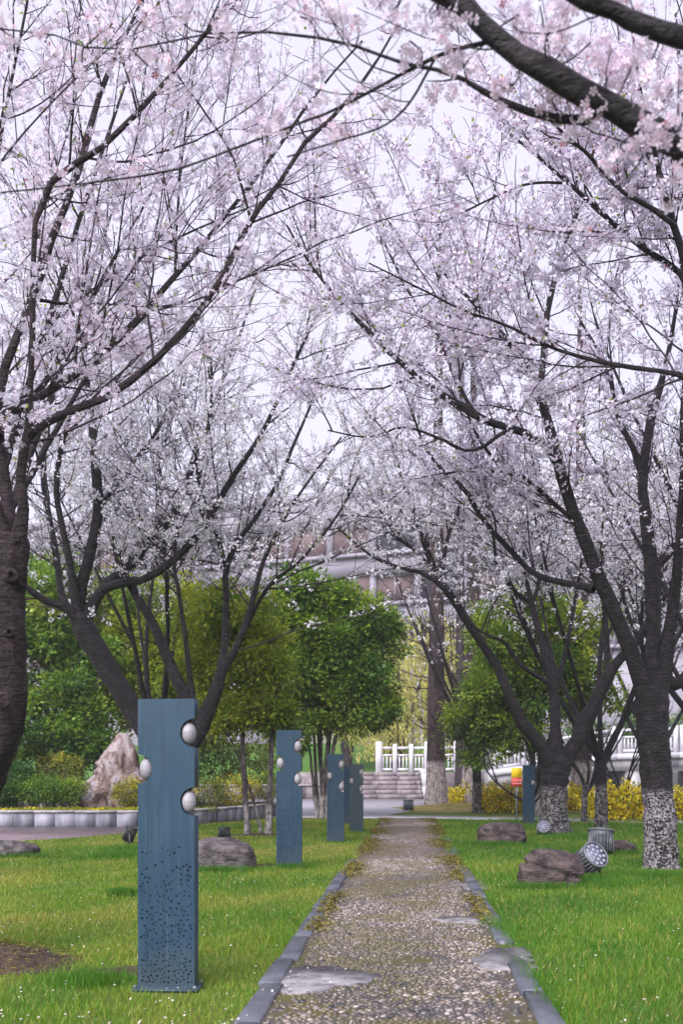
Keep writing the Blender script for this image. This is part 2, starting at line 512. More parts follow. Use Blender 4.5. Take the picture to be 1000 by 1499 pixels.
path_root = thing('path', 'pebble path', 'path', (.274, 4.67, 0))
del path_root['category']; path_root['kind'] = 'structure'; path_root['label'] = 'pebble set garden path with slate kerbs and mossy patches'
PU0, PU1 = .3, 24.9
# mortar bed, slightly uneven
nu, nv = 260, 16
uu = np.linspace(PU0, PU1, nu); vv = np.linspace(-PW + .10, PW - .10, nv)
UU, VV = np.meshgrid(uu, vv, indexing='ij')
pts = PA(UU, VV)
pts[..., 2] = .012 + .006 * vn(pts[..., 0], pts[..., 1], 2.0)
idx = np.arange(nu * nv).reshape(nu, nv)
quads = np.stack([idx[:-1, :-1], idx[:-1, 1:], idx[1:, 1:], idx[1:, :-1]], -1).reshape(-1, 4)
part('mortar_bed', pts.reshape(-1, 3), quads[:, ::-1], M['mortar'], path_root, smooth=True)

# kerb stones
kr = random.Random(11)
for side in (-1, 1):
    u = PU0
    while u < (16.5 if side < 0 else 18.0):
        L = kr.uniform(.62, .82)
        covered = (side > 0 and (5.75 < u + L/2 < 6.5 or 8.7 < u + L/2 < 9.2 or kr.random() < .12 and u > 9)) or (side < 0 and u > 11.5 and kr.random() < .45)
        if not covered:
            c = PA(np.array(u + L/2), np.array(side * (PW - .06) + kr.uniform(-.010, .010)))
            a = math.atan2(PT[0], PT[1]) + kr.uniform(-.018, .018)
            ax = [(math.cos(a), -math.sin(a), 0), (math.sin(a), math.cos(a), 0), (kr.uniform(-.05, .05), kr.uniform(-.02, .02), 1)]
            c[2] = -.03 + kr.uniform(-.006, .006) - (.02 if u > 11 else 0)
            MB().box(c, (.118, L - .012, .13), ax, .008).build('kerb_stone', M['kerb'], path_root)
        u += L

# cement repairs, wedge shaped, spread from the path's edges
def patch_poly(pix, jit=.03):
    g = [G(x, y)[:2] for x, y in pix]
    out = []
    for i in range(len(g)):
        a, b = g[i], g[(i + 1) % len(g)]
        n = max(2, int(np.linalg.norm(b - a) / .05))
        for k in range(n):
            t = k / n
            p = a * (1 - t) + b * t
            out.append((p[0] + kr.uniform(-jit, jit) * (k > 0), p[1] + kr.uniform(-jit, jit) * (k > 0)))
    return out
PATCHES = [[(395, 1455), (405, 1425), (440, 1417), (500, 1420), (560, 1432), (545, 1440), (500, 1446), (470, 1456), (430, 1460)],
           [(690, 1408), (720, 1392), (768, 1390), (785, 1424), (752, 1426), (715, 1424)],
           [(632, 1347), (690, 1344), (728, 1342), (735, 1354), (728, 1362), (690, 1356), (645, 1353)],
           [(672, 1296), (705, 1290), (716, 1302), (700, 1306), (678, 1303)]]
def inpoly(x, y, poly):
    inside = np.zeros(x.shape, bool); n = len(poly)
    for i in range(n):
        x0, y0 = poly[i][0], poly[i][1]; x1, y1 = poly[(i + 1) % n][0], poly[(i + 1) % n][1]
        c = ((y0 > y) != (y1 > y)) & (x < (x1 - x0) * (y - y0) / (y1 - y0 + 1e-12) + x0)
        inside ^= c
    return inside
patch_g = []
for i, pp in enumerate(PATCHES):
    poly = patch_poly(pp); patch_g.append(poly)
    MB().prism(poly, .002, .0195 + .001 * i).build('cement_patch', M['cement'], path_root)

# pebbles: jittered rows, stones lie in drifts of like direction
def pebble_field():
    su, sv = .033, .041
    us = np.arange(3.2, 23.5, su); vs_ = np.arange(-PW + .125, PW - .115, sv)
    U, V = np.meshgrid(us, vs_, indexing='ij')
    V = V + (np.arange(len(us)) % 2)[:, None] * sv / 2
    U = (U + RNG.uniform(-.010, .010, U.shape)).ravel(); V = (V + RNG.uniform(-.011, .011, V.shape)).ravel()
    pw = PA(U, V)
    edge = (np.abs(V) > PW - .21 - .05 * vn(pw[:, 0], pw[:, 1], 6))
    keep = RNG.random(len(U)) < .95
    lost = vn(pw[:, 0], pw[:, 1], 3.0, 5) > .95
    keep &= ~(lost & (RNG.random(len(U)) < .8))
    keep &= ~(edge & (RNG.random(len(U)) < .55))
    for poly in patch_g:
        keep &= ~(inpoly(pw[:, 0], pw[:, 1], poly) & (RNG.random(len(U)) < .6))
    return U[keep], V[keep]
PUs, PVs = pebble_field()
pw = PA(PUs, PVs)
n = len(PUs)
p_ang = 1.1 * vn(pw[:, 0], pw[:, 1], 1.6, 2) + RNG.normal(0, .45, n) + .3
p_a = RNG.uniform(.011, .021, n); p_b = p_a * RNG.uniform(.45, .75, n); p_h = RNG.uniform(.006, .011, n)
p_t = np.clip(RNG.beta(2.0, 2.2, n) + .22 * vn(pw[:, 0], pw[:, 1], 1.4, 7), 0, 1)
pale = vn(pw[:, 0], pw[:, 1], .9, 9) > .5
p_t = np.where(pale, np.clip(p_t + .1, 0, 1), p_t)
far_ = PUs > 11
p_h = np.where(far_, p_h * 1.7, p_h); p_a = np.where(far_, p_a * 1.12, p_a); p_b = np.where(far_, p_b * 1.12, p_b); p_t = np.where(far_ & (np.abs(PVs) < .5), np.clip(p_t + .16, 0, 1), p_t)
big = RNG.random(n) < .05
p_a = np.where(big, p_a * 1.35, p_a); p_b = np.where(big, p_b * 1.35, p_b)
z0 = .0125 + .006 * vn(pw[:, 0], pw[:, 1], 2.0)
# the 300 that show largest are parts of their own
show = p_a * p_b / PUs ** 3
show[PUs < 4.62] = 0
order = np.argsort(-show)
near300 = order[:300]
def pebble_template(seed):
    r = random.Random(seed); S = 8; V = []
    for (rr, z) in ((1.0, -.3), (1.02, .25), (.78, .74), (.40, .96)):
        for k in range(S):
            t = 2 * math.pi * k / S
            q = rr * (1 + r.uniform(-.07, .07))
            V.append((q * math.cos(t), q * math.sin(t), z + r.uniform(-.04, .04)))
    V.append((0, 0, 1.0)); Fq = []
    for i in range(3):
        for k in range(S): Fq.append((i*S+k, i*S+(k+1)%S, (i+1)*S+(k+1)%S, (i+1)*S+k))
    for k in range(S): Fq.append((3*S+k, 3*S+(k+1)%S, 4*S))
    return V, Fq
peb_meshes = []
for k in range(15):
    V, Fq = pebble_template(k)
    me = mesh_from('pebble', V, Fq, smooth=True); me.materials.append(M['pebble%d' % (k % 5)])
    peb_meshes.append(me)
for i in near300:
    tone = int(np.clip(p_t[i] * 5, 0, 4)); k = tone + 5 * random.randrange(3)
    o = share(peb_meshes[k], 'pebble', Vector((pw[i, 0], pw[i, 1], z0[i])) - path_root.location, path_root,
              (RNG.uniform(-.1, .1), RNG.uniform(-.1, .1), p_ang[i]), (p_a[i], p_b[i], p_h[i]))
rest = np.ones(n, bool); rest[near300] = False
def pebble_mass(sel, rings, S, name):
    k = int(sel.sum()); tv = []
    for rr, z in rings:
        for j in range(S):
            t = 2 * math.pi * j / S
            tv.append((rr * math.cos(t), rr * math.sin(t), z))
    tv.append((0, 0, 1.0)); tv = np.array(tv); nvt = len(tv)
    lv = np.repeat(tv[None], k, 0) * (1 + RNG.uniform(-.07, .07, (k, nvt, 1)))
    lx = lv[..., 0] * p_a[sel][:, None]; ly = lv[..., 1] * p_b[sel][:, None]; lz = lv[..., 2] * p_h[sel][:, None]
    c, s = np.cos(p_ang[sel])[:, None], np.sin(p_ang[sel])[:, None]
    V = np.stack([pw[sel, 0][:, None] + lx * c - ly * s, pw[sel, 1][:, None] + lx * s + ly * c, z0[sel][:, None] + lz], -1)
    off = (np.arange(k) * nvt)[:, None, None]
    q = np.array([(i*S+j, i*S+(j+1)%S, (i+1)*S+(j+1)%S, (i+1)*S+j) for i in range(len(rings)-1) for j in range(S)]).reshape(-1, 4)
    t3 = np.array([((len(rings)-1)*S+j, (len(rings)-1)*S+(j+1)%S, nvt-1) for j in range(S)])
    Fs = [(t3[None] + off).reshape(-1, 3)]
    if len(q): Fs.append((q[None] + off).reshape(-1, 4))
    part(name, V.reshape(-1, 3), Fs, M['pebble'], path_root, tint=np.repeat(p_t[sel], nvt), smooth=True, kind='stuff')
pebble_mass(rest & (PUs < 8.0), [(1, -.2), (.95, .45), (.6, .88)], 6, 'pebble_bed')
pebble_mass(rest & (PUs >= 8.0) & (PUs < 13), [(1, -.1), (.72, .75)], 5, 'pebble_bed')
pebble_mass(rest & (PUs >= 13), [(1, -.05)], 5, 'pebble_bed')

# cross path, plaza, mauve brick paving
def road(name, line, w, z, mat):
    line = [np.array(p, float)[:2] for p in line]
    L, R = [], []
    for i, p in enumerate(line):
        t = line[min(i+1, len(line)-1)] - line[max(i-1, 0)]; t = t / np.linalg.norm(t); nrm = np.array([-t[1], t[0]])
        L.append(p + nrm * w / 2); R.append(p - nrm * w / 2)
    return sheet(name, [tuple(p) for p in L] + [tuple(p) for p in R[::-1]], z, mat)
road('cross_path', [(-2.2, 26.2), (0.2, 25.6), (2.2, 25.4), (5, 24.2), (8, 23.0), (12, 22.2), (20, 22)], 1.5, .010, M['plaza'])
sheet('plaza', [(-9.5, 41.6), (-6.5, 33.0), (-2.6, 27.5), (-1.2, 26.6), (1.2, 26.3), (2.0, 29.0), (3.0, 33), (3.85, 38), (3.9, 42.2), (-9.5, 42.2)], .016, M['plaza'])
sheet('brick_paving', [(-16, 14.4), (-8, 15.4), (-5.9, 16.2), (-4.9, 17.2), (-4.2, 18.8), (-4.0, 20.9), (-16, 20.9)], .014, M['brick_pave'])

# canal and its banks
sheet('canal_water', [(4.2, 36.5), (26, 33.5), (40, 60), (4.5, 60)], .02, M['water'])
def mound(name, cx, cy, rx, ry, h, mat, seed=0, rot=0.0, flat=.0):
    nr, ns = 10, 36; V = [(cx, cy, h)]; Fq = []
    for i in range(1, nr + 1):
        r = i / nr
        for k in range(ns):
            t = 2 * math.pi * k / ns
            q = r * (1 + .10 * math.sin(3*t + seed) + .06 * math.sin(7*t + 2*seed))
            x, y = q * rx * math.cos(t), q * ry * math.sin(t)
            x, y = x * math.cos(rot) - y * math.sin(rot), x * math.sin(rot) + y * math.cos(rot)
            z = h * (1 - smooth01(flat, 1, r)) + (.05 * h * math.sin(9*t + i + seed)) * (1 - r) - .012 * (i == nr)
            V.append((cx + x, cy + y, z))
    for k in range(ns): Fq.append((0, 1 + k, 1 + (k + 1) % ns))
    for i in range(nr - 1):
        for k in range(ns):
            a = 1 + i * ns; b = a + ns
            Fq.append((a + k, b + k, b + (k + 1) % ns, a + (k + 1) % ns))
    return part(name, V, Fq, mat, kind='structure', smooth=True)
mound('grass_mound', 4.0, 31.0, 2.9, 2.4, .20, M['dry_grass'], 1)
mound('grass_bank', 9.5, 30.5, 6.0, 2.6, .45, M['dry_grass'], 2, -.1)
mound('soil_mound', P(-38, 1402, 6.2)[0] - .02, 6.05, .82, .55, .14, M['soil'], 3)
mound('soil_patch', G(205, 1420)[0], 5.75, .42, .16, .018, M['soil'], 4)
mound('soil_patch', G(385, 1270)[0], 12.2, .55, .25, .03, M['soil'], 5)
mound('soil_patch', G(378, 1224)[0], 18.0, .75, .35, .05, M['soil'], 6)
# grassy slope beyond the plaza
nx, ny = 50, 14
gx, gy = np.meshgrid(np.linspace(-24, 9, nx), np.linspace(48, 73, ny), indexing='ij')
gz = 3.3 * smooth01(50, 70, gy) + .15 * vn(gx, gy, .4) - .06
idx = np.arange(nx * ny).reshape(nx, ny)
qd = np.stack([idx[:-1, :-1], idx[1:, :-1], idx[1:, 1:], idx[:-1, 1:]], -1).reshape(-1, 4)
part('grass_slope', np.stack([gx, gy, gz], -1).reshape(-1, 3), qd, M['bank_grass'], kind='structure', smooth=True)

# ------------------------------------------------------------------ random helpers for plants
def unit(n, rng=RNG):
    v = rng.normal(size=(n, 3))
    return v / np.linalg.norm(v, axis=1, keepdims=True)
def nrm(v):
    return v / np.maximum(np.linalg.norm(v, axis=-1, keepdims=True), 1e-9)

def leaf_quads(C, D, N, L, Wd, fold=.12):
    D = nrm(D); S = nrm(np.cross(D, N)); N2 = np.cross(S, D)
    L = L[:, None]; Wd = Wd[:, None]
    mid = C + D * L * .45 + N2 * L * fold
    V = np.stack([C, mid + S * Wd / 2, C + D * L, mid - S * Wd / 2], 1)
    n = len(C)
    Fq = np.arange(n * 4).reshape(n, 4)
    return V.reshape(-1, 3), Fq

def tubes(Pt, R, S, ref=None):
    """Pt (N,K,3) centre lines, R (N,K) radii -> vertices, quads"""
    N, K, _ = Pt.shape
    T = nrm(np.gradient(Pt, axis=1))
    ch = nrm(Pt[:, -1] - Pt[:, 0])
    if ref is None:
        a = np.where(np.abs(ch[:, 2:3]) < .8, np.array([[0, 0, 1.]]), np.array([[1., 0, 0]]))
        rf = nrm(np.cross(ch, a))
    else:
        rf = np.repeat(np.array([ref], float), N, 0)
    U = nrm(np.cross(T, rf[:, None, :])); Vv = np.cross(T, U)
    th = np.arange(S) * 2 * math.pi / S
    ring = Pt[:, :, None, :] + R[:, :, None, None] * (np.cos(th)[None, None, :, None] * U[:, :, None, :] + np.sin(th)[None, None, :, None] * Vv[:, :, None, :])
    V = ring.reshape(-1, 3)
    base = (np.arange(N) * K * S)[:, None, None] + (np.arange(K - 1) * S)[None, :, None]
    k = np.arange(S)[None, None, :]; k2 = (k + 1) % S
    Fq = np.stack([base + k, base + k2, base + S + k2, base + S + k], -1).reshape(-1, 4)
    return V, Fq

def catmull(pts, K):
    """smooth resample of a poly-line (n,m) to K rows"""
    p = np.asarray(pts, float); n = len(p)
    if n == 2:
        t = np.linspace(0, 1, K)[:, None]
        return p[0] * (1 - t) + p[1] * t
    q = np.vstack([2 * p[0] - p[1], p, 2 * p[-1] - p[-2]])
    out = []
    for s in np.linspace(0, n - 1, K):
        i = min(int(s), n - 2); t = s - i
        a, b, c, d = q[i], q[i+1], q[i+2], q[i+3]
        out.append(.5 * ((2*b) + (-a + c)*t + (2*a - 5*b + 4*c - d)*t*t + (-a + 3*b - 3*c + d)*t**3))
    return np.array(out)

def grow(Pt, R, per_m, tmin, lo, hi, ang, K, rmax, rmin=.0022, up=.25, bend=.22, wig=.04, rng=RNG, tpow=1.0, taper_len=.45):
    """side shoots along the parents"""
    N, Kp, _ = Pt.shape
    L = np.linalg.norm(np.diff(Pt, axis=1), axis=2).sum(1)
    w = L * (1 - tmin); M_ = max(1, int(w.sum() * per_m))
    pi = rng.choice(N, M_, p=w / w.sum())
    t = tmin + (1 - tmin) * rng.random(M_) ** tpow
    s = t * (Kp - 1); i = np.minimum(s.astype(int), Kp - 2); f = (s - i)[:, None]
    o = Pt[pi, i] * (1 - f) + Pt[pi, i + 1] * f
    T = nrm(Pt[pi, i + 1] - Pt[pi, i])
    rp = R[pi, i] * (1 - f[:, 0]) + R[pi, i + 1] * f[:, 0]
    az = unit(M_, rng); az = nrm(az - (az * T).sum(1, keepdims=True) * T)
    a = np.radians(rng.uniform(ang[0], ang[1], M_))[:, None]
    D = np.cos(a) * T + np.sin(a) * az
    D[:, 2] += up * rng.uniform(.3, 1.3, M_)
    D = nrm(D)
    ln = rng.uniform(lo, hi, M_) * (1 - taper_len * t)
    ss = np.linspace(0, 1, K)[None, :, None]
    B = unit(M_, rng) * bend; B[:, 2] += bend * .5
    pts = o[:, None] + D[:, None] * (ln[:, None, None] * ss) + B[:, None] * (ln[:, None, None] * ss ** 2)
    wg = rng.normal(0, 1, (M_, K, 3)) * wig * ln[:, None, None] / K * 2
    wg[:, 0] = 0
    pts = pts + np.cumsum(wg, 1) * .6
    r0 = np.minimum(rp * .62, rmax * (.4 + .6 * ln / hi))
    r0 = np.maximum(r0, rmin)
    sl = np.linspace(0, 1, K)[None]
    rr = r0[:, None] * (1 - sl) ** .8 + rmin * sl
    return pts, np.maximum(rr, rmin * .7)

def in_view(p, mx=420, my=420):
    d = np.maximum(p[:, 1], .01)
    x = CX + p[:, 0] / d * F; y = HY - (p[:, 2] - HC) / d * F
    return (p[:, 1] > 1.7) & (x > -mx) & (x < 1000 + mx) & (y > -my) & (p[:, 2] > .5)

def along(Pt, n, tmin, rng=RNG):
    N, K, _ = Pt.shape
    L = np.linalg.norm(np.diff(Pt, axis=1), axis=2).sum(1)
    pi = rng.choice(N, n, p=L / L.sum()); t = rng.uniform(tmin, 1, n)
    s = t * (K - 1); i = np.minimum(s.astype(int), K - 2); f = (s - i)[:, None]
    return Pt[pi, i] * (1 - f) + Pt[pi, i + 1] * f

STAR = []
for k in range(5):
    for (r, da, z) in ((.85, -.42, .16), (1.0, 0.0, .24), (.85, .42, .16)):
        a = 2 * math.pi * k / 5 + da
        STAR.append((r * math.cos(a), r * math.sin(a), z))
STAR = np.array(STAR)

def flowers(C, fl_n, size, spread, lod, green=.0, buds=.2, rng=RNG):
    """clusters of blossom at C: returns V, faces, tint"""
    n = len(C)
    cnt = fl_n
    d = unit(n * cnt, rng).reshape(n, cnt, 3)
    d[..., 2] -= .15
    c = C[:, None] + d * (spread * rng.uniform(.35, 1.0, (n, cnt, 1)))
    c = c.reshape(-1, 3); d = nrm(d.reshape(-1, 3) + .55 * unit(n * cnt, rng))
    a = unit(n * cnt, rng); u = nrm(np.cross(d, a)); v = np.cross(d, u)
    m = n * cnt
    kind = rng.random(m)
    r = size * rng.uniform(.40, .56, m)
    ct = np.repeat(rng.uniform(0, .45, n), cnt)
    tint = np.clip(ct + rng.uniform(-.15, .2, m), 0, .70)
    isb = kind < buds
    r = np.where(isb, r * rng.uniform(.28, .5, m), r); tint = np.where(isb, rng.uniform(.72, .90, m), tint)
    isg = kind > 1 - green
    r = np.where(isg, r * .75, r); tint = np.where(isg, 1.0, tint)
    if lod == 0:
        nv = 16
        loc = np.vstack([STAR, [[0, 0, 0]]])
        V = c[:, None] + r[:, None, None] * (loc[None, :, 0:1] * u[:, None] + loc[None, :, 1:2] * v[:, None] + loc[None, :, 2:3] * d[:, None])
        f5 = np.array([(15, 3*k, 3*k+1, 3*k+2) for k in range(5)])
        Fq = (f5[None] + (np.arange(m) * nv)[:, None, None]).reshape(-1, 4)
        tt = np.repeat(tint[:, None], nv, 1); tt[:, 15] = np.where(tint < .7, .70, tint)
        return V.reshape(-1, 3), Fq, tt.ravel()
    th = np.arange(5) * 2 * math.pi / 5
    rad = rng.uniform(.72, 1.15, (m, 5))
    V = c[:, None] + (r[:, None] * rad)[..., None] * (np.cos(th)[None, :, None] * u[:, None] + np.sin(th)[None, :, None] * v[:, None])
    V = V + d[:, None] * (r[:, None] * rng.uniform(-.15, .25, (m, 5)))[..., None]
    return V.reshape(-1, 3), np.arange(m * 5).reshape(m, 5), np.repeat(tint, 5)

def limb_pts(px, d0, d1, K=18, bulge=0.0):
    a = np.array(px, float); n = len(a)
    c = catmull(a, K)
    s = np.linspace(0, 1, K)
    dd = d0 + (d1 - d0) * s + bulge * np.sin(s * math.pi)
    pt = np.stack([(c[:, 0] - CX) / F * dd, dd, HC - (c[:, 1] - HY) / F * dd], 1)
    r = np.maximum(c[:, 2] * .77, 1.5) / 2 * dd / F
    return pt, r

def roughen(pt, r, rng, amt=.05):
    r2 = r * (1 + amt * rng.normal(size=r.shape))
    return r2

TREE_STATS = []
def cherry(label, d, trunk, limbs, seed, bark='bark_dark', limb_bark='bark_dark', extra=None, sec=(3.2, .5, 1.9), ter=(6.0, .2, .75),
           blossom=2500, fl=5, size=.036, spread=.045, lod=1, green=.02, buds=.2, mat='petal', group='cherry trees along the path', rmin=.0024, sec_r=.016, up=.12, zmin=1.2, spots=None):
    """one blossoming cherry: traced trunk and limbs, grown branches, twigs and blossom"""
    rng = np.random.default_rng(seed)
    tp, tr = limb_pts(trunk, d, d, 26) if not isinstance(trunk, tuple) else trunk
    base = tp[0].copy(); base[2] = 0
    root = thing('cherry_tree', label, 'tree', tuple(base), group)
    dr_ = nrm(tp[-1] - tp[-2])
    tp = np.vstack([tp, tp[-1] + dr_ * tr[-1] * .45, tp[-1] + dr_ * tr[-1] * .7])
    tr = np.concatenate([tr, [tr[-1] * .8, tr[-1] * .12]])
    K = len(tp)
    # uneven trunk with a flared foot
    S = 36; K2 = 84
    q_ = np.linspace(0, K - 1, K2)
    tp = np.stack([np.interp(q_, np.arange(K), tp[:, k]) for k in range(3)], 1); tr = np.interp(q_, np.arange(K), tr); K = K2
    V, Fq = tubes(tp[None], tr[None], S, (0, 1, 0))
    V = V.reshape(K, S, 3)
    ang = np.arange(S) * 2 * math.pi / S
    def sm(a, n):
        for _ in range(n): a = (a + np.roll(a, 1, 1) + np.roll(a, -1, 1)) / 3; a[1:-1] = (a[:-2] + a[1:-1] + a[2:]) / 3
        return a / max(a.std(), 1e-6)
    lump = 1 + .05 * np.sin(2 * ang + seed)[None] + .03 * np.sin(5 * ang + np.linspace(0, 5, K)[:, None]) + .045 * sm(rng.normal(size=(K, S)), 6) + .022 * sm(rng.normal(size=(K, S)), 1) + .010 * rng.normal(size=(K, 1))
    V = tp[:, None] + (V - tp[:, None]) * lump[..., None]
    hgt = V[..., 2]
    part('trunk', V.reshape(-1, 3), Fq, M[bark], root, smooth=True)
    LP, LR = [], []
    for lm in limbs:
        px = lm[0]; d0 = lm[1]; d1 = lm[2]
        pt, r = limb_pts(px, d0, d1) if not (len(lm) > 3 and lm[3] == 'w') else lm[4:6]
        r = r * (1 + .045 * rng.normal(size=len(r)))
        pt = pt + np.concatenate([[[0, 0, 0]], rng.normal(size=(len(r) - 1, 3))]) * (r[:, None] * .10)
        LP.append(pt); LR.append(np.maximum(r * .92, .003))
    if extra:
        for pt, r in extra: LP.append(pt); LR.append(r)
    for pt, r in zip(LP, LR):
        V, Fq = tubes(pt[None], r[None], 10, (0, 1, 0))
        part('limb', V, Fq, M[limb_bark], root, smooth=True)
    LP = np.array(LP); LR = np.array(LR)
    A, AR = grow(LP, LR, sec[0], .18, sec[1], sec[2], (28, 75), 11, sec_r, rmin, up, .38, .06, rng)
    keep = (in_view(A[:, 0]) | in_view(A[:, -1])) & (A[:, 0, 2] > zmin + rng.uniform(-1.2, .6, len(A)))
    A, AR = A[keep], AR[keep]
    B, BR = grow(A, AR, ter[0], .12, ter[1], ter[2], (25, 75), 5, .006, rmin, up * .8, .35, .09, rng, taper_len=.3)
    B2, BR2 = grow(LP, LR, ter[0] * .28, .25, ter[1], ter[2] * .8, (40, 85), 5, .006, rmin, up * .8, .35, .09, rng, taper_len=.3)
    B = np.concatenate([B, B2]); BR = np.concatenate([BR, BR2])
    keep = in_view(B[:, 0]) & (B[:, :, 1].min(1) > 1.8) & (B[:, 0, 2] > zmin + rng.uniform(-1.2, .6, len(B)))
    B, BR = B[keep], BR[keep]
    V1, F1 = tubes(A, AR, 4)
    part('branches', V1, F1, M['twig'], root, smooth=True, kind='stuff')
    V2, F2 = tubes(B, BR, 3)
    part('twigs', V2, F2, M['twig'], root, kind='stuff')
    n1 = int(blossom * .72)
    C = np.concatenate([along(B, n1, .12, rng), along(A, blossom - n1, .35, rng)]) if spots is None else along(np.concatenate([A[:, ::2][:, :5], B[:, :5]]), blossom, .3, rng)
    C = C + rng.normal(0, .02, C.shape)
    C = C[in_view(C, 300, 300)]
    C = C[C[:, 2] > zmin + rng.normal(.3, .7, len(C))]
    if spots is not None:
        C = np.concatenate([C] + [P(x_, y_, d_)[None] + rng.normal(0, .03, (k_, 3)) for (x_, y_, d_, k_) in spots])
        st_ = []
        for (x_, y_, d_, k_) in spots:
            e_ = P(x_, y_, d_); dd_ = ((LP - e_) ** 2).sum(-1); ij = np.unravel_index(dd_.argmin(), dd_.shape); o_ = LP[ij]
            mid_ = (o_ + e_) / 2 + rng.normal(0, .015, 3)
            st_.append(catmull([o_, mid_, e_], 7))
        Vs, Fs_ = tubes(np.array(st_), np.full((len(st_), 7), .0032), 5)
        part('spurs', Vs, Fs_, M['twig'], root, kind='stuff')
    V3, F3, t3 = flowers(C, fl, size, spread, lod, green, buds, rng)
    part('blossom', V3, F3, M[mat], root, tint=t3, kind='stuff')
    TREE_STATS.append((label[:30], len(LP), len(A), len(B), len(C), len(F3)))
    return root

def vase(x, y, h, seed, n=5, spread=.55, r=.16, fork=1.1, lean=(0, 0)):
    """trunk and ascending limbs of a tree seen only in the background"""
    rng = np.random.default_rng(seed)
    K = 26; s = np.linspace(0, 1, K)
    tp = np.stack([x + lean[0] * s * fork, y + lean[1] * s * fork, -.08 + (fork + .1) * s], 1)
    tr = r * (1 + .45 * np.exp(-s * 9)) * (1 - .12 * s)
    limbs = []
    for k in range(n):
        a = 2 * math.pi * (k + rng.uniform(-.3, .3)) / n
        L = h - fork; out = L * spread * rng.uniform(.6, 1.25); t = np.linspace(0, 1, 18)
        bow = rng.uniform(-.12, .18)
        px = tp[-1, 0] + math.cos(a) * out * (t + bow * np.sin(t * math.pi)) + .12 * rng.normal() * np.sin(t * 5)
        py = tp[-1, 1] + math.sin(a) * out * (t + bow * np.sin(t * math.pi)) + .12 * rng.normal() * np.sin(t * 4)
        pz = tp[-1, 2] - .12 + L * rng.uniform(.75, 1.05) * (t ** rng.uniform(.8, 1.1))
        rr = r * rng.uniform(.42, .62) * (1 - t) ** .8 + .006
        limbs.append((None, 0, 0, 'w', np.stack([px, py, pz], 1), rr))
        if rng.random() < .8:
            i = rng.integers(4, 9); a2 = a + rng.uniform(-1, 1); L2 = L * rng.uniform(.4, .65)
            o = limbs[-1][4][i]
            q = np.stack([o[0] + math.cos(a2) * L2 * .5 * t, o[1] + math.sin(a2) * L2 * .5 * t, o[2] + L2 * t], 1)
            limbs.append((None, 0, 0, 'w', q, rr[i] * .7 * (1 - t) ** .8 + .005))
    return (tp, tr), limbs

# ================================================================== background building
FD = np.array([16.0, -5.8]); FD = FD / np.linalg.norm(FD)           # along the facade, towards the right and nearer
FN = np.array([FD[1], -FD[0]]) * 1.0                                # out of the facade, towards the path
if FN[1] > 0: FN = -FN
F0 = np.array([8.0, 80.0])
bl = thing('building', 'long pale tiled building with brown window bands behind the trees', 'building', (F0[0], F0[1], 0))
fax = [(FD[0], FD[1], 0), (-FN[0], -FN[1], 0), (0, 0, 1)]
def fbox(mb, s0, s1, z0, z1, y0, y1):
    """box on the facade: s along it, y into the building"""
    c = F0 + FD * (s0 + s1) / 2 - FN * (y0 + y1) / 2
    mb.box((c[0], c[1], (z0 + z1) / 2), (s1 - s0, y1 - y0, z1 - z0), fax)
    return mb
S0, S1 = -58.0, 46.0
bands = [(11.2, 13.6), (15.7, 18.1), (20.0, 22.5)]
zc = 0.0
for (a, b_) in bands + [(25.0, None)]:
    fbox(MB(), S0, S1, zc, a, 0, 9).build('wall', M['facade'], bl); zc = b_
fbox(MB(), S0 - .4, S1 + .4, 25.0, 25.5, -.5, 9.2).build('parapet', M['facade'], bl)
for a, b_ in bands:
    fbox(MB(), S0 - .2, S1 + .2, a - .35, a - .05, -.45, -.003).build('ledge', M['facade'], bl)
WW = 4.0; wi = 0
wr = random.Random(5)
for (a, b_) in bands:
    s = S0
    while s < S1 - .1:
        e = min(s + WW, S1)
        fbox(MB(), s, s + .40, a, b_, .22, 8.8).build('pier', M['facade'], bl)
        if wr.random() < .16:
            fbox(MB(), s + .40, e, a, b_, .25, 8.7).build('brick_panel', M['facade_brick'], bl)
        else:
            w0, w1 = s + .40, e
            mb = MB()
            for (p, q, z0_, z1_) in ((w0, w1, a, a + .12), (w0, w1, b_ - .12, b_), (w0, w0 + .1, a + .12, b_ - .12), (w1 - .1, w1, a + .12, b_ - .12), ((w0 + w1) / 2 - .05, (w0 + w1) / 2 + .05, a + .12, b_ - .12)):
                fbox(mb, p, q, z0_, z1_, .40, .55)
            wf = mb.build('window', M['window_frame'], bl)
            fbox(MB(), w0 + .1, w1 - .1, a + .12, b_ - .12, .56, .60).build('pane', M['pane'] if wr.random() < .8 else M['facade_brick'], wf)
        s += WW
# tile courses on the plain lower wall
for k in range(9):
    fbox(MB(), S0 + .2, S1 - .2, 1.2 + k * 1.1, 1.235 + k * 1.1, -.03, -.002).build('tile_course', M['coping'], bl)

# ================================================================== steps, balustrade, bridge
st = thing('stone_steps', 'flight of worn stone steps with white side wall leading up to the balustrade', 'steps', (2.4, 42.0, 0))
NS = 6
for k in range(NS):
    z = 1.2 * (k + 1) / NS; y0 = 42.0 + k * .36
    xs = .55
    r_ = random.Random(40 + k)
    while xs < 3.55:
        L = min(r_.uniform(.8, 1.3), 3.6 - xs)
        MB().box((xs + L / 2, (y0 + 44.9) / 2, z - .1 + .0), (L - .012, 44.9 - y0, .196), None, .015).build('step_slab', M['step_stone'], st)
        xs += L
    MB().box((2.075, y0 + .2, z - .012), (3.0, .36, .02)).build('nosing', M['coping'], st) if k == NS - 1 else None
MB().prism([(3.62, 41.7), (3.98, 41.7), (3.98, 45.5), (3.62, 45.5)], 0, .55).box((3.8, 43.4, .85), (.34, 2.8, .6), None, .03).box((3.8, 44.4, 1.22), (.33, 1.0, .2), None, .03).build('side_wall', M['white_stone'], st)
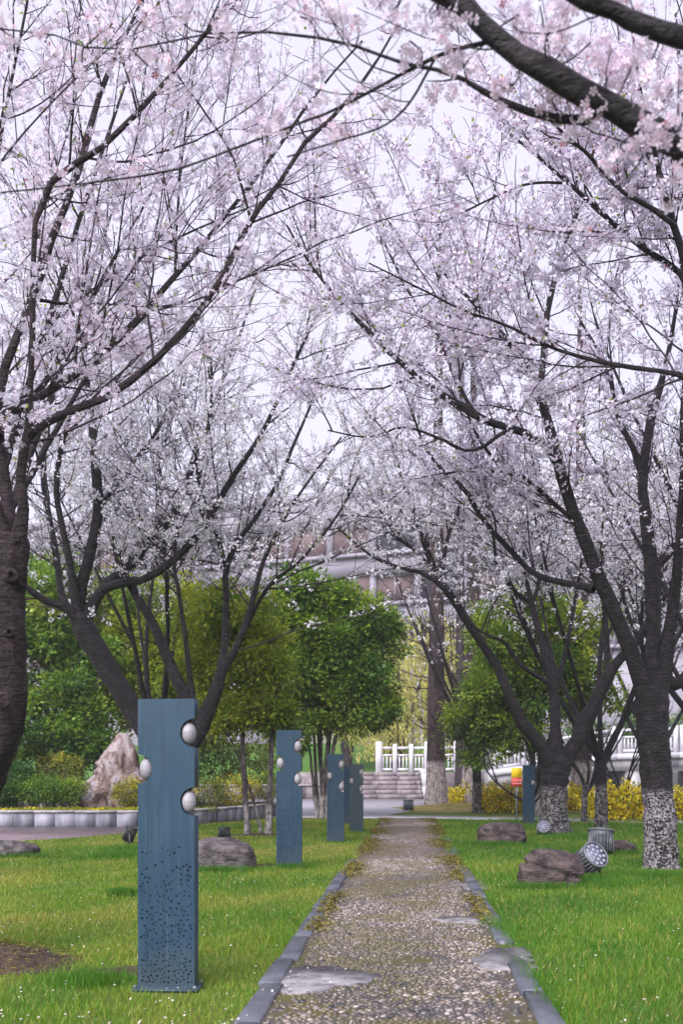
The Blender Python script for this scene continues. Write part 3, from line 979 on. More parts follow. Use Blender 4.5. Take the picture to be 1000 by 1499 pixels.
MB().box((2.0, 47.6, .59), (9.0, 5.2, 1.18), None, .02).build('landing', M['step_stone'], st)

def balustrade(label, p0, p1, z0, z1, nbay, group=None, hp=1.35, big_ends=True, parent_name='balustrade', owner=None):
    p0 = np.array(p0, float); p1 = np.array(p1, float)
    if owner is None:
        root = thing(parent_name, label, 'railing', (p0[0], p0[1], z0), group)
    else:
        root = bpy.data.objects.new(parent_name, None); link(root, owner); ORI[root] = ORI[owner]
    t = (p1 - p0); L = np.linalg.norm(t); a = t / L
    ax = [(a[0], a[1], 0), (-a[1], a[0], 0), (0, 0, 1)]
    def at(s, h):
        q = p0 + a * s; return (q[0], q[1], z0 + (z1 - z0) * s / L + h)
    slope = (z1 - z0) / L
    sax = [(a[0], a[1], slope), (-a[1], a[0], 0), (0, 0, 1)]
    bay = L / nbay
    for k in range(nbay + 1):
        big = big_ends and k in (0, nbay)
        w = .30 if big else .20
        MB().box(at(k * bay, (hp + .12 * big) / 2), (w, w, hp + .12 * big), ax, .03).build('post', M['white_stone'], root)
    for k in range(nbay):
        s0, s1 = k * bay + .13, (k + 1) * bay - .13; sm = (s0 + s1) / 2; ln = s1 - s0
        MB().box(at(sm, hp * .86), (ln, .13, .12), sax, .02).build('top_rail', M['white_stone'], root)
        MB().box(at(sm, hp * .60), (ln, .12, .10), sax, .02).build('middle_rail', M['white_stone'], root)
        MB().box(at(sm, hp * .10), (ln, .12, .12), sax, .02).build('bottom_rail', M['white_stone'], root)
        nb = max(3, int(ln / .16))
        for j in range(nb):
            MB().box(at(s0 + (j + .5) * ln / nb, hp * .35), (.065, .07, hp * .40), ax, .01).build('baluster', M['white_stone'], root)
    return root
balustrade('white stone balustrade with thick end post at the top of the stone steps', (1.78, 45.6), (4.1, 45.6), 1.18, 1.18, 3)
balustrade('white stone balustrade continuing behind the thick limewashed trunk', (4.5, 45.6), (5.5, 45.35), 1.18, 1.20, 1)
br = thing('stone_bridge', 'low stained stone bridge over the canal behind the yellow shrubs', 'bridge', (12, 44, 0))
def deck(x0, x1, z0, z1, y0, y1, h):
    V = [(x0, y0, z0 - h), (x1, y0, z1 - h), (x1, y1, z1 - h), (x0, y1, z0 - h), (x0, y0, z0), (x1, y0, z1), (x1, y1, z1), (x0, y1, z0)]
    return V, [(0,3,2,1),(4,5,6,7),(0,1,5,4),(1,2,6,5),(2,3,7,6),(3,0,4,7)]
xs = np.linspace(6.9, 24, 7); zs = 1.25 + .85 * smooth01(6, 14, xs)
for i in range(6):
    V, Fq = deck(xs[i] + .01, xs[i+1] - .01, zs[i], zs[i+1], 43.6, 47.5, .26)
    part('deck_slab', V, Fq, M['white_stone'], br)
    V, Fq = deck(xs[i] + .01, xs[i+1] - .01, zs[i] - .262, zs[i+1] - .262, 43.75, 47.3, .42)
    part('beam', V, Fq, M['bridge_stone'], br)
for x in (7.2, 10.2, 13.5, 17, 21):
    MB().box((x, 45.6, .3), (.7, 3.4, 1.9), None, .04).build('pier', M['bridge_stone'], br)
for i in range(6):
    balustrade('pale stone railing along the bridge beyond the yellow shrubs', (xs[i] + .15, 43.75), (xs[i+1] - .15, 43.75), zs[i], zs[i+1], 2, None, 1.25, False, 'railing', br)
# canal walls
cw = thing('canal_wall', 'low stained stone wall along the near side of the canal', 'wall', (9, 36, 0))
x = 4.4; r_ = random.Random(3)
while x < 25:
    L = r_.uniform(1.0, 1.6)
    y = 36.6 - (x - 4.2) * .138
    MB().box((x + L/2, y, .25), (L - .02, .4, .56), None, .02).build('stone_block', M['bridge_stone'], cw)
    x += L
fw = thing('retaining_wall', 'low stone retaining wall with pale coping at the back of the plaza', 'wall', (-3, 42.6, 0))
x = -9.4
while x < .3:
    L = min(r_.uniform(1.0, 1.5), .5 - x)
    MB().box((x + L/2, 42.6, .28), (L - .015, .4, .56), None, .02).build('stone_block', M['step_stone'], fw)
    x += L
MB().box((-4.5, 42.6, .605), (9.9, .5, .08), None, .015).build('coping', M['coping'], fw)

# ================================================================== planter with granite wall (left)
pl_line = [(-13, 20.9), (-9, 20.95), (-6, 20.9), (-4.6, 20.85), (-3.6, 21.4), (-2.9, 22.6), (-2.35, 24.2), (-1.85, 26.0), (-1.7, 26.9)]
pl = thing('planter_wall', 'low curved planter wall of grey granite panels with a pale coping', 'wall', (-6, 20.9, 0))
cl = catmull(pl_line, 200)
seg = np.linalg.norm(np.diff(cl, axis=0), axis=1); cum = np.concatenate([[0], np.cumsum(seg)])
def at_len(s):
    return np.array([np.interp(s, cum, cl[:, 0]), np.interp(s, cum, cl[:, 1])])
s = 0.0; r_ = random.Random(9)
while s < cum[-1] - .2:
    L = .45; a, b_ = at_len(s), at_len(min(s + L, cum[-1])); t = (b_ - a) / np.linalg.norm(b_ - a); c = (a + b_) / 2
    ax = [(t[0], t[1], 0), (-t[1], t[0], 0), (0, 0, 1)]
    dx = r_.uniform(-.006, .006)
    MB().box((c[0] - t[1] * dx, c[1] + t[0] * dx, .155), (np.linalg.norm(b_ - a) - .010, .16, .31), ax, .008).build('panel', M['granite_slab'] if r_.random() < .62 else M['granite_dark'], pl)
    s += L
s = 0.0
while s < cum[-1] - .2:
    L = .9; a, b_ = at_len(s), at_len(min(s + L, cum[-1])); t = (b_ - a) / np.linalg.norm(b_ - a); c = (a + b_) / 2
    ax = [(t[0], t[1], 0), (-t[1], t[0], 0), (0, 0, 1)]
    MB().box((c[0], c[1], .335), (np.linalg.norm(b_ - a) - .006, .24, .05), ax, .01).build('coping_stone', M['coping'], pl)
    s += L
sheet('planter_bed', [tuple(p) for p in cl[::8]] + [(-1.9, 30), (-13, 30)], .27, M['soil'])

# ================================================================== pillars
def ellipse_arc(cx, cz, r, a0, a1, n):
    return [(cx + r * math.cos(a0 + (a1 - a0) * k / n), cz + r * math.sin(a0 + (a1 - a0) * k / n)) for k in range(n + 1)]

def pillar(label, x0px, x1px, ytop, ybase, seed, mat='steel_blue', th=.10, holes=230, nicks=((1, .117), (-1, .240), (1, .352)), rr=.05, yaw=None, plate=True):
    d = GD(ybase); sc = d / F
    wd = (x1px - x0px) * sc; H = (ybase - ytop) * sc
    xc = ((x0px + x1px) / 2 - CX) * sc
    root = thing('light_pillar', label, 'pillar', (xc, d, 0), 'blue steel light pillars in a row beside the path')
    rr = rr * H
    # outline in local x,z with half round bites in both sides
    right = [(wd/2, 0)]; left = []
    for sgn, fr in sorted(nicks, key=lambda q: -q[1]):
        zc_ = H * (1 - fr)
        if sgn > 0: right += ellipse_arc(wd/2, zc_, rr, -math.pi/2, -3*math.pi/2, 14)
    right += [(wd/2, H), (-wd/2, H)]
    for sgn, fr in sorted(nicks, key=lambda q: q[1]):
        zc_ = H * (1 - fr)
        if sgn < 0: left += ellipse_arc(-wd/2, zc_, rr, math.pi/2, -math.pi/2, 14)
    outline = right + left + [(-wd/2, 0)]
    r = random.Random(seed)
    hl = []
    tries = 0
    while len(hl) < holes and tries < 20000:
        tries += 1
        z = H * (.03 + .47 * r.random() ** 1.9); x = r.uniform(-wd/2 + .016, wd/2 - .016)
        q = r.uniform(.0042, .0072) * H / 1.6
        den = 1 - z / (H * .52)
        if r.random() > den ** .6: continue
        if all((x - a) ** 2 + (z - b_) ** 2 > (q + c + .006) ** 2 for a, b_, c in hl): hl.append((x, z, q))
    vs = [Vector(p) for p in outline]; no = len(vs)
    loops = [list(range(no))]
    for (x, z, q) in hl:
        loops.append(list(range(len(vs), len(vs) + 6)))
        vs += [Vector((x + q * math.cos(t * math.pi / 3), z + q * math.sin(t * math.pi / 3))) for t in range(6)]
    edges = [(lp[i], lp[(i + 1) % len(lp)]) for lp in loops for i in range(len(lp))]
    ov, oe, of, *_ = delaunay_2d_cdt(vs, edges, [], 0, 1e-6)
    ovn = np.array([(v.x, v.y) for v in ov])
    pol = outline
    keep = []
    hx = np.array([(a, b_) for a, b_, c in hl]) if hl else np.zeros((0, 2)); hq = np.array([c for *_, c in hl])
    cen = np.array([ovn[list(f)].mean(0) for f in of])
    ins = inpoly(cen[:, 0], cen[:, 1], pol)
    if len(hx):
        dist = np.sqrt(((cen[:, None] - hx[None]) ** 2).sum(-1))
        ins &= ~(dist < hq[None] * .9).any(1)
    Fr = [tuple(f) for f, k in zip(of, ins) if k]
    nvv = len(ovn)
    # front (toward the camera, -y), sides
    front = [(x, -th/2, z) for x, z in ovn]
    ax = math.atan2(PT[0], PT[1]) if yaw is None else yaw
    R = np.array([[math.cos(ax), math.sin(ax), 0], [-math.sin(ax), math.cos(ax), 0], [0, 0, 1]])
    def wpt(L): return (np.array(L, float) @ R.T) + np.array([xc, d, 0])
    # orient triangles to face -y
    def flip(f):
        a, b_, c = (ovn[i] for i in f[:3])
        return f if ((b_[0]-a[0])*(c[1]-a[1]) - (b_[1]-a[1])*(c[0]-a[0])) > 0 else tuple(f[::-1])
    Fr = [flip(f) for f in Fr]
    body = part('front_plate', wpt(front), Fr, M[mat], root)
    mb = MB(); n_ = len(outline)
    V = [(x, -th/2, z) for x, z in outline] + [(x, th/2, z) for x, z in outline]
    mb.add(wpt(V), [(k, k + n_, (k + 1) % n_ + n_, (k + 1) % n_) for k in range(n_)][:-1])
    Vb = [(x, th/2, z) for x, z in outline]
    mb.add(wpt(Vb), [tuple(range(n_))])
    mb.build('case', M[mat], root)
    # added near-black sheet: its colour stands for the shade inside the hollow pillar
    if hl:
        MB().add(wpt([(-wd/2 + .004, -th/2 + .012, .004), (wd/2 - .004, -th/2 + .012, .004), (wd/2 - .004, -th/2 + .012, H * .56), (-wd/2 + .004, -th/2 + .012, H * .56)]), [(0, 1, 2, 3)]).build('shade_sheet', M['hole'], root)
    # satin steel lamps in the bites
    for sgn, fr in nicks:
        zc_ = H * (1 - fr); e = (.5 * rr, .55 * rr, .74 * rr)
        cx_ = sgn * (wd/2 - .50 * rr)
        prof = [(math.sin(t * math.pi / 14), -math.cos(t * math.pi / 14)) for t in range(15)]
        tmp = MB().lathe((0, 0, 0), [(max(a, .001), b_) for a, b_ in prof], seg=20)
        Vl = np.concatenate(tmp.v) * np.array(e) + np.array([cx_, -.01, zc_])
        lamp = part('lamp', wpt(Vl), tmp.f, M['satin'], root, smooth=True)
        hk = MB().box((0, 0, 0), (.012 * H / 1.6, .012, rr * .42), None, .003)
        Vh = np.concatenate(hk.v) + np.array([cx_ + sgn * .10 * rr, -.005, zc_ + rr * .83])
        part('hook', wpt(Vh), hk.f, M['lamp_dark'], lamp)
    if plate:
        mb = MB(); mb.box((0, 0, .012), (wd + .05, th + .09, .016), None, .004)
        bp = part('base_plate', wpt(np.concatenate(mb.v)), mb.f, M[mat], root)
        for sx in (-1, 1):
            for sy in (-1, 1):
                mb = MB().lathe((sx * (wd/2 + .008), sy * (th/2 + .028), .02), [(.011, 0), (.011, .014), (.006, .018)], seg=6)
                part('bolt', wpt(np.concatenate(mb.v)), mb.f, M['lamp_grey'], bp)
    return root
pillar('tall blue steel pillar with perforated foot beside the path, in front of the forked cherry', 204.5, 288, 1024, 1448, 1)
pillar('blue steel pillar with perforated foot beside the multi stemmed evergreen', 405, 442, 1069, 1271, 2, holes=260, rr=.058)
pillar('blue steel pillar with round steel lamps, third along the path from the tall perforated pillar', 479, 504, 1104, 1232, 3, holes=0, nicks=((1, .12), (-1, .25), (1, .37)), rr=.065, plate=False)
pillar('pale blue steel pillar partly hidden behind the dark teal pillar', 503, 519, 1121, 1206, 4, holes=0, nicks=((1, .14), (1, .36)), rr=.065, plate=False)
pillar('dark teal steel pillar, last of the row before the plaza', 512, 532, 1119, 1217, 5, mat='steel_teal', holes=0, nicks=((1, .12), (-1, .25), (1, .37)), rr=.065, plate=False)
pillar('blue steel pillar across the path, standing behind the trunks next to the warning sign', 766, 783, 1120, 1206, 6, holes=0, nicks=((1, .30),), rr=.065, plate=False)

# ================================================================== stones
def boulder(name, label, x0, x1, ytop, ybase, mat, seed, depth=.75, group=None, groove=None, kind=0, amp=.16, up=.35, power=2.6, yb_off=0):
    d = GD(ybase) + depth * (x1 - x0) / F * GD(ybase) * .3
    sc = d / F
    a = (x1 - x0) / 2 * sc; H = (ybase - ytop) * sc
    xc = ((x0 + x1) / 2 - CX) * sc; yc = d
    bm = bmesh.new(); bmesh.ops.create_icosphere(bm, subdivisions=5, radius=1.0)
    rs = Vector((seed * 7.3, seed * 3.1, seed))
    for v in bm.verts:
        c = v.co.copy()
        q = (abs(c.x) ** power + abs(c.y) ** power + abs(c.z) ** power) ** (-1 / power)
        c = c * q
        c = c * (1 + amp * mnoise.fractal(c * 1.1 + rs, 1.0, 2.1, 3) + .035 * mnoise.fractal(c * 4 + rs, .8, 2.1, 4))
        if groove:
            for (gz, gs, gw, gd) in groove:
                k = c.z - gz - gs * c.x - .06 * mnoise.noise(c * 3 + rs)
                c = c * (1 - gd * math.exp(-(k / gw) ** 2))
        v.co = Vector((c.x * a, c.y * a * depth, c.z * H * .62 + H * .38))
    V = np.array([v.co[:] for v in bm.verts]); Fq = np.array([[v.index for v in f.verts] for f in bm.faces])
    bm.free()
    V[:, 2] -= max(0, V[:, 2].max() - H)
    o = part(name, V + np.array([xc, yc, 0]), Fq, M[mat], None, smooth=True, label=label, cat='rock', group=group, origin=(xc, yc, 0))
    return o
boulder('boulder', 'brown split boulder with a deep crack in the grass beside the tilted floodlight', 760, 851, 1244, 1300, 'rock_brown', 3, .8, groove=[(.25, -.35, .07, .20), (-.15, -.25, .05, .07)])
boulder('boulder', 'smooth brown boulder in the grass between the path and the limewashed trunk', 699, 771, 1204, 1236, 'rock_brown', 5, .7)
boulder('boulder', 'small reddish boulder in the grass behind the ribbed floodlight', 884, 931, 1231, 1251, 'rock_brown', 8, .7)
boulder('boulder', 'long loaf shaped grey stone on the lawn behind the tall perforated pillar', 268, 376, 1227, 1274, 'rock_grey', 2, .55, amp=.09, power=2.5)
boulder('boulder', 'flat rounded grey stone at the lawn edge near the brick paving', -50, 57, 1231, 1255, 'rock_grey', 6, .6, amp=.09, power=2.3)

def standing_stone():
    d = 23.2; sc = d / F
    xc = (168 - CX) * sc; ztop = HC + (HY - 1072) * sc; zb = .25
    H = ztop - zb
    nr, ns = 48, 64; V = []; Fq = []
    for i in range(nr + 1):
        t = i / nr
        for k in range(ns):
            a = 2 * math.pi * k / ns
            w = .95 * (1 - t) ** .80 + .05
            px = math.cos(a); py = math.sin(a)
            q = (abs(px) ** 1.6 + abs(py) ** 1.6) ** (-1 / 1.6)
            x = px * q * w * (1.0 if px > 0 else .95); y = py * q * w * .62
            p = Vector((x * 1.6, y * 1.6, t * 2.6))
            rid = abs(mnoise.fractal(Vector((p.x * 2.2 + p.z * .8, p.y * 2.2, p.z * .55)) + Vector((4, 2, 1)), .9, 2.1, 4))
            f = 1 + .70 * (rid - .20) * (1 - .4 * t) + .22 * mnoise.noise(p * 1.3)
            V.append((xc + x * f + .16 * t, d + y * f, zb + H * t + .08 * mnoise.noise(p * 2) * (t > .9)))
    for i in range(nr):
        for k in range(ns):
            Fq.append((i*ns+k, i*ns+(k+1)%ns, (i+1)*ns+(k+1)%ns, (i+1)*ns+k))
    Fq.append(tuple(nr*ns + k for k in range(ns)))
    part('landscape_stone', V, Fq, M['quartz'], None, label='tall pointed pink and white landscape stone in the planter', cat='rock', origin=(xc, d, zb))
standing_stone()

# ================================================================== floodlights, sign
def floodlight(label, x, ybase, r, L, axis, facing_lens=True, mat='lamp_grey', zc=None, fins=22, group=None):
    """round ribbed garden floodlight on a yoke; axis points out of the lens"""
    d = GD(ybase); xc = (x - CX) / F * d
    root = thing('floodlight', label, 'lamp', (xc, d, 0), group)
    a = Vector(axis).normalized()
    zc = r * 1.05 if zc is None else zc
    back = Vector((xc, d, zc)) - a * L / 2
    MB().lathe(back, [(r * .55, 0), (r * .62, .01), (r * .78, L * .75), (r * .92, L * .93)], a, 28).build('housing', M[mat], root, smooth=False)
    u = a.orthogonal().normalized(); w = a.cross(u)
    mb = MB()
    for k in range(fins):
        t = 2 * math.pi * k / fins; rd = u * math.cos(t) + w * math.sin(t); tg = a.cross(rd)
        c = back + a * (L * .48) + rd * (r * .80)
        mb.box(c, (r * .24, .006, L * .80), [tuple(rd), tuple(tg), tuple(a)])
    mb.build('cooling_fin_ring', M[mat], root)
    MB().lathe(back + a * (L * .93), [(r * .90, 0), (r, .004), (r, L * .09), (r * .90, L * .11), (r * .86, L * .09)], a, 32, cap=False).build('bezel', M[mat], root)
    ln = MB().lathe(back + a * (L * .94), [(r * .87, 0), (r * .87, .012)], a, 32).build('lens', M['lens'], root)
    for ring, cnt in ((.0, 1), (.36, 6), (.68, 11)):
        for k in range(cnt):
            t = 2 * math.pi * k / cnt
            c = back + a * (L * .94 + .0125) + (u * math.cos(t) + w * math.sin(t)) * (r * ring)
            MB().lathe(c, [(r * .135, 0), (r * .12, .005), (r * .04, .003)], a, 8).build('led', M['led'], ln)
    hx = Vector((a.y, -a.x, 0)); hx = hx.normalized() if hx.length > .01 else Vector((1, 0, 0))
    for sg in (-1, 1):
        foot = Vector((xc, d, 0)) + hx * (sg * r * .98)
        top = Vector((xc, d, zc)) + hx * (sg * r * .98)
        m_ = (foot + top) / 2; ax = [tuple(hx), tuple(Vector((-hx.y, hx.x, 0))), (0, 0, 1)]
        MB().box(m_, (.008, .034, (top - foot).length + .05), ax).build('bracket', M[mat], root)
    MB().lathe(Vector((xc, d, -.02)), [(r * .9, 0), (r * .85, .03)], (0, 0, 1), 16).build('base', M[mat], root)
    return root
floodlight('round grey floodlight tilted to show its lens beside the split boulder', 863, 1284, .168, .26, (.42, -.72, .52), zc=.20)
floodlight('ribbed grey floodlight aimed up at the trees behind the split boulder', 880, 1252, .19, .33, (.10, .18, 1), zc=.20)
floodlight('small round floodlight leaning at the foot of the limewashed forked cherry', 796, 1224, .125, .20, (-.15, -.9, .35), zc=.15)
floodlight('dark tilted floodlight on the lawn edge by the brick paving', 189, 1236, .11, .25, (.35, .1, 1), mat='lamp_dark', zc=.16)
floodlight('dark box like floodlight on the grass behind the loaf shaped stone', 328, 1230, .115, .20, (0, .15, 1), mat='lamp_dark', zc=.12)
floodlight('grey floodlight at the edge of the plaza in front of the thick trunk', 598, 1187, .17, .32, (0, .1, 1), zc=.17)

sg = thing('warning_sign', 'small yellow and red warning sign on a post among yellow shrubs', 'sign', tuple(G(757, 1199)))
sd_ = GD(1199) ; sx = (757 - CX) / F * sd_
def sgz(y): return HC - (y - HY) / F * sd_
MB().box((sx, sd_ + .03, sgz(1150) / 2), (.04, .04, sgz(1150)), None, .005).build('post', M['lamp_grey'], sg)
MB().box((sx, sd_, (sgz(1124) + sgz(1138.6)) / 2), (.27, .02, sgz(1124) - sgz(1138.6)), None, .004).build('yellow_panel', M['sign_yellow'], sg)
rp = MB().box((sx, sd_, (sgz(1138.8) + sgz(1151)) / 2), (.27, .02, sgz(1138.8) - sgz(1151)), None, .004).build('red_panel', M['sign_red'], sg)
for row, zz in enumerate((sgz(1142.6), sgz(1147))):
    for k in range(5):
        cx_ = sx - .10 + k * .05; mb = MB()
        for (ox, oz, w_, h_) in ((0, .014, .030, .006), (0, 0, .034, .006), (0, -.014, .026, .006), (0, 0, .006, .036)):
            mb.box((cx_ + ox, sd_ - .013 - .001 * (w_ < .01), zz + oz), (w_, .002, h_))
        mb.build('printed_character', M['white_paint'], rp)

# ================================================================== evergreens, hedges, shrubs
def stems(root, base, tops, r0, mat, rng, K=10, S=8, wash=True):
    for (tx, ty, tz, rr) in tops:
        s = np.linspace(0, 1, K)[:, None]
        a = np.array([base[0] + rng.uniform(-.24, .24), base[1] + rng.uniform(-.2, .2), -.05]); b_ = np.array([tx, ty, tz])
        mid = a * .5 + b_ * .5; mid[:2] = a[:2] * .7 + b_[:2] * .3
        p = a * (1 - s) ** 2 + 2 * mid * s * (1 - s) + b_ * s ** 2
        p = p + np.cumsum(rng.normal(0, .012, (K, 3)), 0) * (s > 0)
        V, Fq = tubes(p[None], ((rr * (1 + .25 * np.exp(-s * 14)) * (1 - .75 * s)).ravel())[None], S, (0, 1, 0))
        part('trunk', V, Fq, M[mat], root, smooth=True)

def crown_leaves(lobes, nclump, per, leaf, rng, tint0=.35, tspread=.22, newgrowth=.25, clump_r=.20, shell=.5, droop=.1):
    """leaf clumps through the outer part of several lobes"""
    lob = np.array(lobes); vol = lob[:, 3] * lob[:, 4] + lob[:, 4] * lob[:, 5] + lob[:, 3] * lob[:, 5]
    li = rng.choice(len(lob), nclump, p=vol / vol.sum())
    u = unit(nclump, rng); rad = shell + (1 - shell) * rng.random(nclump) ** .6
    rad = rad * (1 + .12 * rng.normal(size=nclump))
    C = lob[li, :3] + u * lob[li, 3:6] * rad[:, None]
    cs = clump_r * rng.uniform(.6, 1.4, nclump)
    lt = rng.normal(0, .13, len(lob))
    ct = tint0 + lt[li] + tspread * .8 * rng.normal(size=nclump) + newgrowth * np.clip(u[:, 2], 0, 1) * np.clip((rad - .75) * 4, 0, 1)
    n = nclump * per
    ci = np.repeat(np.arange(nclump), per)
    off = unit(n, rng) * (cs[ci] * rng.random(n) ** .5)[:, None]
    off[:, 2] *= .75
    pos = C[ci] + off
    D = nrm(off + .6 * u[ci] * cs[ci][:, None] + unit(n, rng) * .12 + np.array([0, 0, -droop])[None] * cs[ci][:, None])
    N = nrm(unit(n, rng) * .8 + np.array([0, 0, 1.0]) + .5 * u[ci])
    L = leaf * rng.uniform(.7, 1.3, n)
    V, Fq = leaf_quads(pos, D, N, L, L * rng.uniform(.46, .64, n))
    tt = np.clip(ct[ci] + .10 * rng.normal(size=n), 0, 1)
    return V, Fq, np.repeat(tt, 4)

def lobe_px(x, y, d, rx, rz, ry=None, dd=0):
    p = P(x, y, d); s = d / F
    return (p[0], p[1] + dd, p[2], rx * s, (ry if ry else rx * .9) * s, rz * s)

def evergreen(label, x, d, lobes, nclump, per, leaf, seed, mat='leaf', tops=None, bark='bark_grey', r0=.06, tint0=.35, newg=.25, clump_r=.2, group='evergreen trees beside the path'):
    rng = np.random.default_rng(seed)
    base = np.array([(x - CX) / F * d, d, 0.0])
    root = thing('evergreen_tree', label, 'tree', tuple(base), group)
    lb0 = [lobe_px(*l) for l in lobes]; lb = []
    for l in lb0:
        l = np.array(l); lb.append(tuple(np.concatenate([l[:3], l[3:] * .80])))
        for q in unit(9, rng):
            k = rng.uniform(.20, .44); lb.append(tuple(np.concatenate([l[:3] + q * l[3:] * rng.uniform(.70, 1.12), l[3:] * k * np.array([1, 1, .8])])))
    if tops is None:
        tops = [(l[0] * .6 + base[0] * .4, l[1], l[2], r0) for l in lb0]
    else:
        tops = [tuple(P(tx, ty, d + td)) + (tr,) for (tx, ty, td, tr) in tops]
    stems(root, base, tops, r0, bark, rng)
    V, Fq, t = crown_leaves(lb, int(nclump * 1.45), per, leaf * 1.12, rng, tint0, .16, newg, clump_r, .38)
    part('crown', V, Fq, M[mat], root, tint=t, kind='stuff')
    return root

evergreen('bushy yellow green evergreen on several slender limewashed stems beside the loaf shaped stone', 380, 18.2,
          [(345, 905, 18.4, 62, 60), (385, 960, 18.2, 50, 62), (320, 970, 18.6, 58, 66), (375, 1035, 18.2, 58, 42), (300, 900, 19.2, 48, 52), (330, 1045, 18.4, 44, 34)], 620, 30, .085, 21, 'leaf_yellow',
          tops=[(345, 1000, 0, .058), (352, 930, .1, .045), (395, 960, .2, .06), (405, 1000, -.2, .058), (310, 1050, .1, .035)], tint0=.60, newg=.3, clump_r=.26)
evergreen('dense dark green evergreen with a wide round crown behind the perforated pillars', 470, 25.0,
          [(470, 930, 25, 82, 72), (530, 965, 25, 56, 70), (440, 1000, 25, 62, 60), (500, 1035, 25, 70, 50), (450, 885, 25.4, 62, 48), (520, 905, 25, 46, 46), (425, 1060, 25, 40, 34), (548, 1010, 24.6, 34, 50)], 980, 34, .11, 22, 'leaf', tint0=.48, newg=.25, clump_r=.32, r0=.06)
evergreen('tall evergreen with bright new growth at the back of the planter beyond the standing stone', 235, 26.5,
          [(250, 890, 26.5, 75, 55), (190, 950, 26.5, 72, 62), (270, 965, 26, 70, 66), (210, 1030, 26, 66, 50), (290, 1040, 25.6, 46, 52), (160, 900, 27, 52, 46)], 900, 32, .11, 23, 'leaf_yellow', tint0=.52, newg=.3, clump_r=.34, r0=.09)
evergreen('broad evergreen with a shaded dark skirt left of the standing stone', 75, 25.0,
          [(60, 900, 25, 70, 70), (110, 960, 25, 64, 60), (20, 980, 25, 70, 80), (95, 1040, 24.6, 70, 55), (40, 1075, 24.4, 70, 45), (125, 1080, 24.4, 50, 40), (-60, 1000, 25, 80, 110), (90, 850, 26, 46, 38)], 1050, 32, .11, 24, 'leaf', tint0=.42, newg=.34, clump_r=.34, r0=.10)
evergreen('rounded evergreen with drooping leaves across the path, behind the forked limewashed cherry', 790, 26.5,
          [(760, 945, 26.5, 78, 64), (820, 925, 26.5, 70, 60), (720, 1005, 26.2, 58, 58), (790, 1010, 26.2, 80, 60), (705, 1065, 26, 46, 44), (850, 1000, 26.4, 56, 60), (755, 1070, 26.2, 52, 34), (740, 900, 27, 46, 38)], 1080, 32, .105, 25, 'leaf_yellow',
          tops=[(770, 1000, 0, .13), (800, 980, .2, .10), (745, 1020, -.1, .08), (830, 1000, .2, .08), (780, 930, .3, .1)], tint0=.32, newg=.25, clump_r=.32)

def shrub(name, label, cat, lobes, nclump, per, leaf, seed, mat='hedge', tint0=.4, newg=.2, clump_r=.14, group=None, nst=6, zb=.27, shell=.6):
    rng = np.random.default_rng(seed)
    lb = [lobe_px(*l) for l in lobes]
    bx = np.mean([l[0] for l in lb]); by = np.mean([l[1] for l in lb])
    root = thing(name, label, cat, (bx, by, zb), group)
    Pn = []
    for k in range(nst):
        l = lb[k % len(lb)]
        a = np.array([l[0] + rng.uniform(-.3, .3) * l[3], l[1] + rng.uniform(-.3, .3) * l[4], zb - .03]); b_ = a + np.array([rng.uniform(-.3, .3), rng.uniform(-.2, .2), max(.15, l[2] + l[5] * .5 - zb)])
        Pn.append(np.linspace(a, b_, 5))
    Pn = np.array(Pn)
    V, Fq = tubes(Pn, np.full(Pn.shape[:2], .012), 5)
    part('stems', V, Fq, M['twig_pale'], root)
    V, Fq, t = crown_leaves(lb, nclump, per, leaf, rng, tint0, .16, newg, clump_r, shell)
    part('foliage', V, Fq, M[mat], root, tint=t, kind='stuff')
    return root
shrub('hedge', 'clipped hedge in the planter between the standing stone and the multi stemmed tree', 'hedge',
      [(300, 1160, 24.5, 34, 20), (345, 1157, 25, 34, 21), (390, 1152, 25.5, 30, 20), (260, 1160, 24, 34, 20)], 420, 24, .055, 31, tint0=.62, newg=.25, clump_r=.16)
shrub('hedge', 'small clipped hedge in front of the standing stone', 'hedge', [(190, 1160, 22.3, 26, 19), (225, 1160, 22.6, 24, 19)], 220, 24, .05, 32, tint0=.60, newg=.25, clump_r=.13)
shrub('round_shrub', 'rounded olive green shrub with a few yellow blooms in the planter', 'shrub', [(88, 1135, 23.4, 36, 34)], 240, 24, .05, 33, tint0=.66, newg=.2, clump_r=.14)
shrub('low_shrub', 'low dark green shrub at the foot of the rounded olive shrub', 'shrub', [(60, 1157, 22.3, 42, 18), (100, 1158, 22.4, 26, 17)], 260, 24, .06, 34, mat='leaf', tint0=.62, newg=.2, clump_r=.14)
shrub('low_shrub', 'glossy dark low shrub beside the thick reddish cherry trunk', 'shrub', [(22, 1140, 22.6, 30, 24), (5, 1162, 22.2, 34, 18)], 230, 24, .08, 35, mat='leaf', tint0=.22, newg=.12, clump_r=.16)
shrub('tall_shrub', 'loose tall shrub dotted with yellow flowers behind the clipped hedge', 'shrub', [(330, 1112, 27, 36, 34), (375, 1105, 27.5, 34, 36), (285, 1112, 26.5, 30, 36)], 300, 22, .07, 36, mat='hedge', tint0=.62, newg=.2, clump_r=.22, shell=.3)
shrub('distant_hedge', 'dark green clipped hedge on the far bank behind the bridge', 'hedge', [(860, 1072, 52, 30, 16), (940, 1068, 52, 40, 18), (1010, 1066, 52, 40, 18), (700, 1076, 54, 26, 14)], 360, 22, .16, 37, mat='leaf', tint0=.2, newg=.1, clump_r=.35, zb=0)

